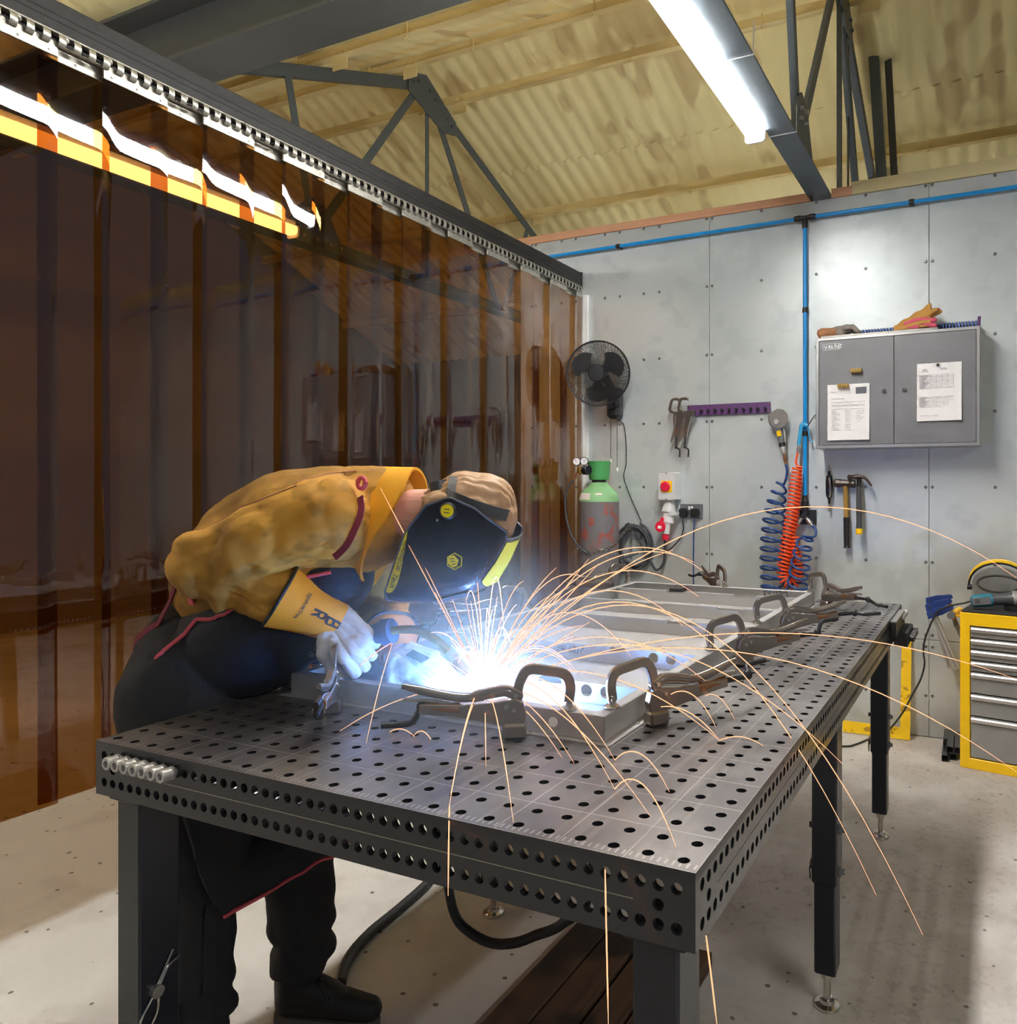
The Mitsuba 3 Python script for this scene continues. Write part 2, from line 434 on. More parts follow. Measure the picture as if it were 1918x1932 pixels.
# purlins: cream steel angles across the roof, each with cleats and hook bolts
def purlin(y, label, x0=-6.8, x1=4.6):
    z = roof_z(y) - 0.03; k = thing('steel_purlin', label, 'purlin')
    part(k, 'web', bx((x0, y - 0.005, z - 0.005), (x1, y + 0.004, z + 0.085), 0.001), 'm_purlin', False)
    part(k, 'flange', bx((x0, y - 0.055, z - 0.012), (x1, y + 0.004, z - 0.005), 0.001), 'm_purlin', False)
    for x in (-2.80, 0.69):
        c = part(k, 'cleat', bx((x, y - 0.014, z - 0.09), (x + 0.14, y - 0.006, z + 0.07), 0.002), 'm_purlin', False)
        for q in (0.04, 0.10):
            part(c, 'bolt', cyl((x + q, y - 0.03, z + 0.03), (x + q, y - 0.012, z + 0.03), 0.014, n=6), 'm_purlin', False)
    for q in range(11):
        part(k, 'hook_bolt', tube([(x0 + 0.5 + q * 1.05, y - 0.02, z + 0.09), (x0 + 0.5 + q * 1.05, y - 0.035, z - 0.03), (x0 + 0.5 + q * 1.05, y - 0.055, z - 0.04)], 0.006, 6), 'm_purlin', 40)
for y, lab in ((2.52, 'cream steel purlin nearest the wide dark valley beam'), (3.28, 'cream steel purlin halfway between the valley beam and the ridge'), (4.02, 'cream steel purlin on the near side of the ridge'),
               (4.66, 'darker cream steel purlin just behind the ridge gusset'), (5.98, 'cream steel purlin halfway down the far slope'), (7.3, 'cream steel purlin low on the far slope')):
    purlin(y, lab)
# the wide valley beam at top left
vb = thing('valley_beam', 'wide dark grey steel beam crossing the roof at top left', 'beam')
zb = roof_z(VY) - 0.03
part(vb, 'web', bx((-6.8, VY - 0.012, zb - 0.30), (4.2, VY + 0.012, zb), 0.002), 'm_truss_dark', False)
part(vb, 'bottom_flange', bx((-6.8, VY - 0.13, zb - 0.32), (4.2, VY + 0.13, zb - 0.30), 0.002), 'm_truss_dark', False)
part(vb, 'top_flange', bx((-6.8, VY - 0.13, zb), (4.2, VY + 0.13, zb + 0.02), 0.002), 'm_truss_dark', False)

# ------------------------------------------------------------------ roof trusses (angle iron)
def bar(p, q, w, t, lip=True, side=(1, 0, 0)):
    """An angle section from p to q: a leg of width w in the truss plane and a lip across it."""
    p, q = np.asarray(p, float), np.asarray(q, float); L = np.linalg.norm(q - p)
    M = frame(p, q - p, np.asarray(side, float))
    m = bx((0, -w / 2, -t), (L, w / 2, 0), 0.0015)
    if lip: m = cat(m, bx((0, w / 2 - t, -w * 0.8), (L, w / 2, 0), 0.0015))
    return mv(m, M)
def rivet(x, y, z, s=1, r=0.014): return cyl((x, y, z), (x + 0.016 * s, y, z), r, r * 0.8, n=8)

def truss(x, label, full):
    k = thing('roof_truss', label, 'roof truss')
    R = V(x, RY - 0.02, RZ - 0.11)
    part(k, 'rafter', bar(R, (x, 8.2, roof_z(8.2) - 0.12), 0.085, 0.010), 'm_truss', False)
    part(k, 'rafter', bar(R, (x, VY + 0.12, roof_z(VY + 0.12) - 0.12), 0.085, 0.010), 'm_truss', False)
    g = part(k, 'gusset', ext([(-0.20, 0.02), (0.02, 0.10), (0.42, -0.14), (0.42, -0.26), (0.24, -0.30), (-0.20, -0.13)], 0.012, frame((x + 0.002, RY, RZ - 0.12), (0, 1, 0), (1, 0, 0))), 'm_truss', False)
    for a, b in ((-0.14, -0.03), (-0.08, 0.0), (0.06, -0.02), (0.14, -0.06), (0.3, -0.16), (0.36, -0.2)):
        part(g, 'bolt', rivet(x + 0.014, RY + a, RZ - 0.12 + b), 'm_truss', False)
    z0 = 3.15
    part(k, 'hanger', bar((x, RY + 0.05, RZ - 0.25), (x, RY + 0.05, z0), 0.045, 0.008), 'm_truss', False)
    part(k, 'diagonal', bar((x, RY - 0.1, RZ - 0.22), (x, 3.16, z0 + 0.02), 0.065, 0.008), 'm_truss', False)
    part(k, 'diagonal', bar((x, RY + 0.22, RZ - 0.36), (x, 5.45, z0), 0.07, 0.008), 'm_truss', False)
    part(k, 'strut', bar((x, 2.95, roof_z(2.95) - 0.15), (x, 3.18, z0 + 0.02), 0.06, 0.008), 'm_truss', False)
    part(k, 'strut', bar((x, 5.98, roof_z(5.98) - 0.16), (x, 5.55, z0), 0.06, 0.008), 'm_truss', False)
    c = part(k, 'bottom_chord', cat(bx((x - 0.065, -4, z0 - 0.065), (x + 0.065, 8.2, z0 - 0.055), 0.002), bx((x - 0.065, -4, z0 - 0.065), (x - 0.055, 8.2, z0 + 0.065), 0.002)), 'm_truss', False)
    g2 = part(k, 'gusset', ext([(-0.30, -0.05), (0.30, -0.05), (0.12, 0.25), (-0.02, 0.30), (-0.12, 0.22)], 0.012, frame((x + 0.004, 3.16, z0), (0, 1, 0), (1, 0, 0))), 'm_truss', False)
    for a, b in ((-0.22, 0.0), (-0.1, 0.0), (0.02, 0.0), (0.14, 0.0), (0.24, 0.0), (-0.07, 0.14), (-0.05, 0.2), (0.05, 0.16), (0.06, 0.23)):
        part(g2, 'bolt', rivet(x + 0.016, 3.16 + a, z0 + b, 1, 0.016), 'm_steel', False)
    if full:
        for y in (2.05, 2.78):
            part(k, 'conduit_strap', tube([(x + 0.07, y, z0 + 0.06), (x + 0.068, y, z0 - 0.068), (x - 0.068, y, z0 - 0.068)], 0.0025, 6), 'm_white', 40)
    return k
truss(0.615, 'blue grey angle iron roof truss that carries the lit lamp at right', True)
truss(-2.88, 'dark grey angle iron roof truss behind the strip curtain with its ridge gusset', False)
st = thing('roof_strut', 'slim dark blue grey double angle strut behind the wall at top right', 'strut')
part(st, 'angle', bar((0.70, 5.2, 4.9), (0.82, 5.2, 2.9), 0.075, 0.009, side=(0, -1, 0)), 'm_truss', False)
part(st, 'angle', bar((0.80, 5.25, 4.9), (0.90, 5.25, 2.9), 0.05, 0.009, side=(0, -1, 0)), 'm_truss_dark', False)
for z in (3.3, 3.5, 3.62): part(st, 'bolt', cyl((0.89, 5.15, z), (0.89, 5.19, z), 0.018, n=6), 'm_truss', False)
solo('roof_drop_rod', cyl((0.575, 4.9, 4.8), (0.575, 4.9, 2.9), 0.008, n=8), 'm_truss_dark', 'thin dark vertical rod hanging from the roof beside the double angle strut', 'rod')

# ------------------------------------------------------------------ LED battens
def batten(x, y0, y1, z, label, power=1.0):
    k = thing('batten_lamp', label, 'lamp')
    part(k, 'body', bx((x - 0.022, y0, z + 0.022), (x + 0.022, y1, z + 0.062), 0.006), 'm_white', False)
    prof = rect(-0.048, -0.028, 0.048, 0.030, 0.026)
    part(k, 'diffuser', ext(prof, y1 - y0 - 0.02, frame((x, y0 + 0.01, z), (1, 0, 0), (0, 1, 0))), 'm_white', 40,
         emitter={'type': 'area', 'radiance': rgb([power * c for c in TUBE]), 'sampling_weight': 2.0})
    for s in (y0, y1 - 0.012): part(k, 'end_cap', ext(rect(-0.05, -0.03, 0.05, 0.05, 0.02), 0.012, frame((x, s, z), (1, 0, 0), (0, 1, 0))), 'm_white', 40)
    return k
batten(0.50, 0.35, 2.72, 3.085, 'long white LED batten lamp lit under the blue grey truss at top right')
batten(-2.60, 0.0, 2.75, 3.05, 'lit batten lamp glowing orange through the strip curtain at upper left', 0.05)
batten(-5.20, -3.0, -0.4, 3.085, 'added unseen LED batten that brightens the hall beyond the strip curtain')  # added lamp, unseen: lights the hall so the strips turn brown
batten(-5.20, -0.2, 2.4, 3.085, 'LED batten lamp further back in the hall beyond the strip curtain') if False else None
hl = batten(-0.30, 4.3, 7.4, 2.70, 'added unseen LED batten behind the steel wall that brightens roof and hall', 0.24)  # added lamp hidden by the partition, lifts the roof and hall
for y in (6.6, 7.3): part(hl, 'added_lamp_rod', cyl((-0.30, y, 2.75), (-0.30, y, roof_z(y) + 0.09), 0.005, n=8), 'm_truss_dark', 40)  # rods made up to hold the added lamp
batten(4.10, -2.6, -0.2, 3.085, 'added unseen LED batten right of view that brightens the wall and roof', 0.7)  # added lamp out of view, fills the wall and roof from the right

# ------------------------------------------------------------------ welding table: 1.2 x 2.4 m perforated steel top on six legs
ZT = 0.91
def perforated(xs, ys, hole, r, t, n=16):
    """A plate over the cells between xs and ys, z from -t to 0, with a round hole in each cell (i, j) where hole(i, j)."""
    Vs, Fs, k = [], [], 0
    ang = (np.arange(n) + 0.5) * 2 * math.pi / n if n % 8 else np.arange(n) * 2 * math.pi / n
    c, s = np.cos(ang), np.sin(ang)
    for i in range(len(xs) - 1):
        for j in range(len(ys) - 1):
            x0, x1, y0, y1 = xs[i], xs[i + 1], ys[j], ys[j + 1]
            if not hole(i, j):
                v = np.array([[x0, y0, 0], [x1, y0, 0], [x1, y1, 0], [x0, y1, 0], [x0, y0, -t], [x1, y0, -t], [x1, y1, -t], [x0, y1, -t]])
                f = [[0, 1, 2], [0, 2, 3], [4, 6, 5], [4, 7, 6]]
            else:
                cx, cy, hx, hy = (x0 + x1) / 2, (y0 + y1) / 2, (x1 - x0) / 2, (y1 - y0) / 2
                q = 1 / np.maximum(np.abs(c), np.abs(s))
                o = np.stack([cx + c * q * hx, cy + s * q * hy, 0 * c], 1); h = np.stack([cx + c * r, cy + s * r, 0 * c], 1)
                d = np.array([0, 0, -t]); v = np.vstack([o, h, h + d, o + d]); f = []
                a = np.arange(n); b = (a + 1) % n
                for p in range(3):
                    u = p * n
                    f += [x for x in np.stack([a + u, b + u, b + u + n], 1)] + [x for x in np.stack([a + u, b + u + n, a + u + n], 1)]
            Vs.append(v); Fs.append(np.array(f) + k); k += len(v)
    X0, X1, Y0, Y1 = xs[0], xs[-1], ys[0], ys[-1]
    v = np.array([[X0, Y0, 0], [X1, Y0, 0], [X1, Y1, 0], [X0, Y1, 0], [X0, Y0, -t], [X1, Y0, -t], [X1, Y1, -t], [X0, Y1, -t]])
    f = np.array([[0, 4, 5], [0, 5, 1], [1, 5, 6], [1, 6, 2], [2, 6, 7], [2, 7, 3], [3, 7, 4], [3, 4, 0]])
    Vs.append(v); Fs.append(f + k)
    m = trimesh.Trimesh(np.vstack(Vs), np.vstack(Fs), process=False)
    return m

tbl = thing('welding_table', 'long black steel welding table with a perforated top where the welder works', 'table')
part(tbl, 'tabletop', mv(perforated(np.linspace(0, 1.2, 25), np.linspace(0, 2.4, 49), lambda i, j: True, 0.0082, 0.012), tr(0, 0, ZT)), 'm_tabletop', False, label='steel top with rows of round holes and engraved grid lines')
ROW = [0, 0.0005, 0.0125, 0.0375, 0.0625, 0.0875, 0.088]
def apron(L):
    n = int(round(L / 0.025)) - 1
    xs = np.concatenate([[0], 0.0125 + 0.025 * np.arange(n + 1), [L]])
    def hole(i, j):
        if not 1 <= i <= n: return False
        if j in (2, 4): return True
        return j == 3 and i in (2, n - 1)
    return perforated(xs, ROW, hole, 0.0080, 0.012)
for M, L in ((frame((0, 0, 0.81), (1, 0, 0), (0, -1, 0)), 1.2), (frame((1.2, 0, 0.81), (0, 1, 0), (1, 0, 0)), 2.4),
             (frame((1.2, 2.4, 0.81), (-1, 0, 0), (0, 1, 0)), 1.2), (frame((0, 2.4, 0.81), (0, -1, 0), (-1, 0, 0)), 2.4)):
    k = part(tbl, 'apron', mv(apron(L), M), 'm_tableside', False)
    part(k, 'scribe_line', mv(bx((0.085, 0.0493, -0.0002), (L - 0.085, 0.0507, 0.0002)), M), 'm_stainless' if L < 2 else 'm_groove', False)
# ribs below the top
for y in (0.6, 1.2, 1.8): part(tbl, 'rib', bx((0.014, y - 0.006, 0.82), (1.186, y + 0.006, 0.897)), 'm_leg', False)
for x in (0.4, 0.8): part(tbl, 'rib', bx((x - 0.006, 0.014, 0.825), (x + 0.006, 2.386, 0.897)), 'm_leg', False)
def table_leg(x, y, split):
    w, d = 0.066, 0.08
    k = part(tbl, 'leg', cat(bx((x, y, split), (x + w, y + d, 0.805), 0.004), bx((x - 0.012, y - 0.008, 0.798), (x + w + 0.012, y + d + 0.012, 0.812), 0.002)), 'm_leg', False)
    inner = bx((x + 0.005, y + 0.005, 0.10), (x + w - 0.005, y + d - 0.005, split + 0.02), 0.004)
    part(k, 'inner_tube', inner, 'm_leg', False)
    cx, cy = x + w / 2, y + d / 2
    part(k, 'foot', cat(cyl((cx, cy, 0.016), (cx, cy, 0.10), 0.010, n=16), lathe([(0.0001, 0.0), (0.032, 0), (0.034, 0.003), (0.033, 0.009), (0.02, 0.013), (0.018, 0.022), (0.0001, 0.024)], 28, tr(cx, cy, 0)),
                        cyl((cx, cy, 0.078), (cx, cy, 0.098), 0.017, n=6)), 'm_chrome', 35, label='chrome levelling foot')
    for z in (0.14, 0.19, 0.24, 0.29):
        if z < split - 0.02: part(k, 'adjusting_hole', cyl((x + w - 0.0056, cy, z), (x + w - 0.0048, cy, z), 0.008, n=12), 'm_groove', False)
    for z in (split + 0.03, split + 0.14) if (x, y) != (0.030, 0.02) else ():
        part(k, 'lock_pin', cat(cyl((x - 0.012, cy - 0.005, z), (x + w + 0.014, cy - 0.005, z), 0.0075, n=10), cyl((x + w, cy - 0.005, z), (x + w + 0.006, cy - 0.005, z), 0.012, n=12)), 'm_toolgrey', 30)
    if (x, y) != (0.030, 0.02): part(k, 'pin_clip', tube(spline([(x - 0.008, cy - 0.008, split + 0.05), (x - 0.011, cy - 0.014, split + 0.03), (x - 0.010, cy - 0.008, split - 0.005), (x - 0.009, cy + 0.002, split + 0.03), (x - 0.008, cy - 0.004, split + 0.055)], 6), 0.0016, 6), 'm_chrome', 40)
    return k
for x, y, s in ((0.030, 0.02, 0.30), (1.104, 0.02, 0.30), (0.030, 1.15, 0.34), (1.100, 1.15, 0.34), (0.030, 2.28, 0.34), (1.098, 2.25, 0.34)):
    lg = table_leg(x, y, s)
# wire hitch pin in the near left leg
DZ = 0.055
hp = thing('hitch_pin', 'bent steel wire hitch pin stuck through the near left table leg', 'pin')
X = 0.096
part(hp, 'wire', tube(spline([(X + 0.003, 0.0830, 0.4960), (X + 0.004, 0.0630, 0.4630), (X + 0.004, 0.0500, 0.4410), (X + 0.004, 0.0540, 0.4210), (X + 0.004, 0.0500, 0.3930), (X + 0.004, 0.0320, 0.3690), (X + 0.004, 0.0200, 0.3740),
                              (X + 0.004, 0.0200, 0.3960), (X + 0.004, 0.0360, 0.4190), (X + 0.006, 0.0560, 0.4470), (X + 0.005, 0.0730, 0.4710), (X + 0.004, 0.0960, 0.4790)], 6), 0.0022, 8), 'm_chrome', 40)
part(hp, 'pin_head', cyl((X - 0.004, 0.0500, 0.4350), (X + 0.010, 0.0500, 0.4350), 0.012, n=20), 'm_steel', 35)
# clamping bolts parked in the side holes
bolt = {}
def bolt_part(name, mesh, m): bolt[name] = mikit.ply(mesh, m, smooth=35)
Mb = frame((0, 0, 0), (1, 0, 0), (0, -1, 0))
bolt_part('shank', lathe([(0.0078, -0.012), (0.0078, 0.004), (0.0115, 0.004), (0.0115, 0.007), (0.0095, 0.008), (0.0095, 0.010)], 20, Mb), 'm_steel')
bolt_part('knurled_head', lathe([(0.0095, 0.009), (0.0115, 0.010), (0.0112, 0.016), (0.0118, 0.017), (0.0118, 0.026), (0.0106, 0.028), (0.0062, 0.028), (0.0058, 0.020), (0.0001, 0.020)], 20, Mb), 'm_plate')
def clamp_bolt(M, label, group):
    k = thing('clamping_bolt', label, 'bolt', group)
    for n_, s_ in bolt.items(): copypart(k, n_, s_, M)
for i, w_ in zip(range(2, 9), ('leftmost', 'second from left', 'third from left', 'middle', 'third from right', 'second from right', 'rightmost')): clamp_bolt(tr(0.025 + 0.025 * i, 0, ZT - 0.025), f'knurled clamping bolt at the near left table corner, {w_} of seven', 'clamping bolts at the near left corner')
for i, w_ in enumerate(('farthest', 'second farthest', 'second nearest', 'nearest')): clamp_bolt(rotz(math.pi / 2, (1.2, 2.36 - 0.05 * i, ZT - 0.025)), f'{w_} of four knurled clamping bolts at the far right table corner', 'clamping bolts at the far right corner')
sb = thing('stop_bar', 'black steel stop bar bolted to the far right side of the table', 'bar')
part(sb, 'bar', bx((1.2005, 2.00, 0.845), (1.222, 2.30, 0.90), 0.002), 'm_black', False)
part(sb, 'foot', bx((1.2005, 2.12, 0.79), (1.25, 2.33, 0.846), 0.004), 'm_blacksoft', False)
part(sb, 'edge', bx((1.2005, 2.0, 0.9), (1.222, 2.30, 0.903)), 'm_steel', False)
for y in (2.16, 2.21, 2.26, 2.31): part(sb, 'thumb_screw', cyl((1.25, y, 0.82), (1.27, y, 0.82), 0.013, n=12), 'm_black', 30)

# ------------------------------------------------------------------ the sheet steel tray frame being welded
fr = thing('tray_frame', 'rectangular grey sheet steel frame with cross members lying clamped on the welding table', 'workpiece')
FX0, FX1, FY0, FY1, FZ0, FZ1 = 0.072, 0.878, 0.383, 2.262, 0.912, 0.960
part(fr, 'base_sheet', bx((FX0 - 0.018, FY0 - 0.016, ZT + 0.0003), (FX1 + 0.018, FY1 + 0.016, FZ0)), 'm_plate', False)
def rail(p, q, inw):
    p, q = V(*p), V(*q); L = np.linalg.norm(q - p); M = frame((p[0], p[1], FZ0), q - p, (0, 0, 1))
    s = np.sign(np.dot(M[:3, 1], inw))
    return M, s, L
for p, q, w in (((FX0, FY0, 0), (FX1, FY0, 0), (0, 1, 0)), ((FX1, FY0, 0), (FX1, FY1, 0), (-1, 0, 0)), ((FX1, FY1, 0), (FX0, FY1, 0), (0, -1, 0)), ((FX0, FY1, 0), (FX0, FY0, 0), (1, 0, 0))):
    M, s, L = rail(p, q, w); h = FZ1 - FZ0; b = 0.0023
    k = part(fr, 'side_rail', mv(bx((0, 0, 0), (L, s * 0.003, h), 0.001), M), 'm_plate', False)
    part(k, 'top_flange', mv(bx((0.001, 0.002 * s, h - 0.003), (L - 0.001, s * 0.026, h), 0.001), M), 'm_plate', False)
    for t in np.arange(0.13, L - 0.05, 0.26): part(k, 'weld_stud', ball((M @ [t, -s * 0.009, 0.0004, 1])[:3], (0.004, 0.004, 0.002), 1), 'm_stainless', True)
part(fr, 'corner_weld', cyl((FX1 - 0.001, FY0 + 0.001, FZ0), (FX1 - 0.001, FY0 + 0.001, FZ1 - 0.001), 0.0016, n=8), 'm_steel', 30)
part(fr, 'rail_plug', cyl((0.768, FY0 - 0.0015, 0.936), (0.768, FY0 + 0.001, 0.936), 0.0095, n=24), 'm_white', False, label='pale round plugged hole')
def member(y, notches, holes, x0=FX0 + 0.005, x1=FX1 - 0.006, depth=0.055):
    h = 0.044; poly = sbox(x0, 0, x1, h)
    for a, b in notches: poly = poly.difference(sbox(a, h - 0.010, b, h + 1))
    for a in holes: poly = poly.difference(Point(a, 0.027).buffer(0.0135, quad_segs=8))
    M = frame((0, y + 0.003, FZ0 + 0.0005), (1, 0, 0), (0, -1, 0))
    k = part(fr, 'cross_member', ext(poly, 0.003, M), 'm_plate', False)
    part(k, 'rear_web', ext(sbox(x0, 0, x1, h - 0.012), 0.003, M, -depth), 'm_plate', False)
    part(k, 'channel_floor', bx((x0, y + 0.003, FZ0 + 0.001), (x1, y + depth, FZ0 + 0.004)), 'm_plate', False)
    xs = [x0] + [v for ab in notches for v in ab] + [x1]
    for a, b in zip(xs[::2], xs[1::2]):
        if b - a > 0.02: part(k, 'top_flange', bx((a, y, FZ0 + h - 0.0025), (b, y + 0.016, FZ0 + h + 0.0008)), 'm_plate', False)
member(0.60, [(0.30, 0.42), (0.60, 0.66)], (0.723, 0.771))
member(0.955, [(0.12, 0.30), (0.605, 0.65)], (0.730, 0.779))
member(1.40, [(0.105, 0.215), (0.585, 0.69)], ())
member(1.73, [(0.325, 0.435), (0.64, 0.74)], (0.735, 0.80))
member(2.055, [(0.31, 0.40), (0.60, 0.69)], ())
part(fr, 'rear_bracket', bx((0.29, 2.14, FZ0 + 0.028), (0.345, 2.20, FZ0 + 0.044), 0.001), 'm_groove', False)
part(fr, 'chalk_mark', text('CER33', 0.024, frame((0.770, FY1 - 0.0036, 0.951), (-1, 0, 0), (0, -1, 0))), 'm_ink', False, label='hand written upside down mark CER33')
part(fr, 'chalk_mark', text('SR 42/7', 0.016, frame((0.44, 0.9545, 0.933), (1, 0, 0), (0, -1, 0))), 'm_ink', False, label='faint hand written mark')

# ------------------------------------------------------------------ locking C clamps
def clamp_parts(crank, L=0.415):
    """Local frame: s (x) runs from the pad along the handles, z up from the clamped flange, y across."""
    P = {}
    E = lambda poly, t: bext(poly, t, 0.0018, frame((0, t / 2, 0), (1, 0, 0), (0, -1, 0)))
    arm = LineString(spline([(0.000, 0.014), (-0.003, 0.045), (0.008, 0.067), (0.04, 0.075), (0.074, 0.079), (0.090, 0.062), (0.100, 0.025)], 6)).buffer(0.0095, quad_segs=3, cap_style=2)
    P['c_arm'] = (E(arm, 0.011), 'm_nickel')
    P['swivel_pad'] = (cat(lathe([(0.0001, 0), (0.016, 0), (0.016, 0.003), (0.008, 0.008), (0.006, 0.014), (0.0001, 0.016)], 18, tr(0, 0, 0.0005)), cyl((-0.001, -0.010, 0.018), (-0.001, 0.010, 0.018), 0.006, n=12)), 'm_chrome')
    body = Polygon([(0.080, -0.004), (0.086, 0.018), (0.100, 0.026), (0.145, 0.020), (0.20, 0.018), (0.275, 0.022), (0.280, 0.004), (0.22, -0.004), (0.16, -0.016), (0.13, -0.022), (0.084, -0.022)]).buffer(-0.002).buffer(0.002, quad_segs=3)
    P['body'] = (E(body, 0.020), 'm_nickel')
    P['jaw_block'] = (bx((0.080, -0.017, -0.0495), (0.126, 0.017, -0.020), 0.005), 'm_nickel')
    lever = spline([(0.096, 0.030), (0.12, 0.040), (0.155, 0.036), (0.19, 0.030), (0.235, 0.036), (0.31, 0.056)], 5)
    P['lever'] = (cat(tube(lever, np.interp(np.arange(len(lever)), [0, 4, len(lever) - 3, len(lever) - 1], [0.006, 0.0085, 0.0085, 0.005]), 12) if False else tube([(a, 0, b) for a, b in lever], np.interp(np.arange(len(lever)), [0, 4, len(lever) - 3, len(lever) - 1], [0.007, 0.0088, 0.0086, 0.005]), 12), E(LineString(lever[:14]).buffer(0.010, quad_segs=3), 0.015)), 'm_nickel')
    P['release_lever'] = (E(LineString([(0.20, 0.015), (0.26, 0.028), (0.305, 0.030)]).buffer(0.0035, quad_segs=2), 0.011), 'm_steel')
    P['copper_sleeve'] = (cyl((0.205, 0, 0.010), (0.278, 0, 0.015), 0.0118, 0.0095, n=16), 'm_copper')
    ca, sa = math.cos(crank), math.sin(crank)
    cr = lambda s, a, z: (s, a * sa, z + a * ca)
    path = [(0.275, 0, 0.014), (0.31, 0, 0.015), (0.335, 0, 0.016), cr(0.347, 0.006, 0.017), cr(0.356, 0.024, 0.017), cr(0.368, 0.031, 0.017), (0.415, 0.033 * sa, 0.018 + 0.033 * ca)]
    path = [(q[0] + (L - 0.415 if q[0] > 0.3 else 0), q[1], q[2]) for q in path]
    P['adjusting_screw'] = (cat(tube(spline(path, 5), 0.0058, 10), ball((L - 0.072, 0.002 * sa, 0.017 + 0.002 * ca), (0.011, 0.008, 0.011), 2)), 'm_black')
    for s, z in ((0.100, 0.033), (0.118, 0.012), (0.104, 0.005)): P.setdefault('rivet_%d' % int(s * 1000), (cat(cyl((s, -0.0125, z), (s, 0.0125, z), 0.0042, n=10)), 'm_chrome'))
    return P
cache = {}
def clamp(M, label, group, crank=0.0, L=0.415):
    if (crank, L) not in cache: cache[crank, L] = {n_: mikit.ply(m, b, smooth=32) for n_, (m, b) in clamp_parts(crank, L).items()}
    k = thing('locking_clamp', label, 'clamp', group)
    for n_, s_ in cache[crank, L].items(): copypart(k, 'rivet' if n_.startswith('rivet') else n_, s_, M)
    return k
def on_frame(x, y, deg, label, crank=0.0, L=0.415): clamp(rotz(math.radians(deg), (x, y, FZ1 + 0.0006)), label, 'locking clamps on the steel frame', crank, L)
on_frame(0.866, 0.440, 57, 'steel locking clamp on the right rail nearest the near right frame corner', 1.0)
on_frame(0.864, 1.020, 49, 'steel locking clamp second along the right rail with its crank bent upwards', 0.1)
on_frame(0.866, 1.456, 40, 'steel locking clamp third along the right rail with a flat lying crank', -1.6)
on_frame(0.868, 2.232, -42, 'steel locking clamp at the far right corner of the frame with open jaws handles', 2.2)
on_frame(0.500, 2.250, 128, 'steel locking clamp on the far rail below the hanging blue power cord', 2.0)
on_frame(0.060, 2.215, 242, 'steel locking clamp at the far left corner of the frame before the gas cylinder', 2.6, 0.385)
on_frame(0.060, 1.375, 241, 'steel locking clamp on the left rail right of the welder mask', 2.6, 0.385)
on_frame(0.064, 0.470, 236, 'steel locking clamp at the near left corner below the torch hose', 2.6, 0.37)
on_frame(0.795, 0.396, 213, 'steel locking clamp on the near rail with bluish light of the arc on it', 2.8, 0.345)
on_frame(0.205, 0.398, 309, 'steel locking clamp seen end on at the near rail by the right glove', 0.3)

# ------------------------------------------------------------------ amber strip curtain on its rail, below a black header box
CX = -0.95
hb = thing('curtain_header', 'long black box beam that carries the strip curtain at left', 'beam')
part(hb, 'box', bx((CX - 0.13, -1.2, 2.712), (CX + 0.004, 3.622, 2.808), 0.004), 'm_header', 30)
part(hb, 'ridge', bx((CX + 0.003, -1.2, 2.745), (CX + 0.006, 3.622, 2.751)), 'm_header', False)
part(hb, 'ridge', bx((CX + 0.003, -1.2, 2.764), (CX + 0.006, 3.622, 2.767)), 'm_header', False)
part(hb, 'lower_lip', bx((CX - 0.01, -1.2, 2.706), (CX + 0.012, 3.622, 2.713), 0.002), 'm_stainless', False)
part(hb, 'end_cap', bx((CX - 0.135, 3.622, 2.70), (CX + 0.010, 3.632, 2.812), 0.002), 'm_black', False)
rl = thing('curtain_rail', 'stainless steel hook rail below the black header box', 'rail')
part(rl, 'back_plate', bx((CX - 0.016, -1.2, 2.655), (CX - 0.013, 3.62, 2.706)), 'm_header', False)
part(rl, 'rod', cyl((CX - 0.002, -1.2, 2.678), (CX - 0.002, 3.62, 2.678), 0.004, n=8), 'm_chrome', 40)
hk = mikit.ply(thicken(grid(lambda u, v: (0.012 * np.sin(v * 4.1) + 0.004, (u - 0.5) * 0.020, 0.019 * np.cos(v * 4.1) - 0.006), 3, 12), 0.0012), 'm_stainless', smooth=50)
for i in range(92): copypart(rl, 'hook', hk, tr(CX + 0.014, -0.17 + i * 0.0412, 2.690))
wsh = mikit.ply(lathe([(0.003, 0.001), (0.0085, 0.002), (0.0095, 0)], 12, frame((0, 0, 0), (0, 1, 0), (1, 0, 0))), 'm_washer', smooth=40)
for i in range(31): copypart(rl, 'washer', wsh, tr(CX + 0.010, -0.15 + i * 0.1236, 2.698))

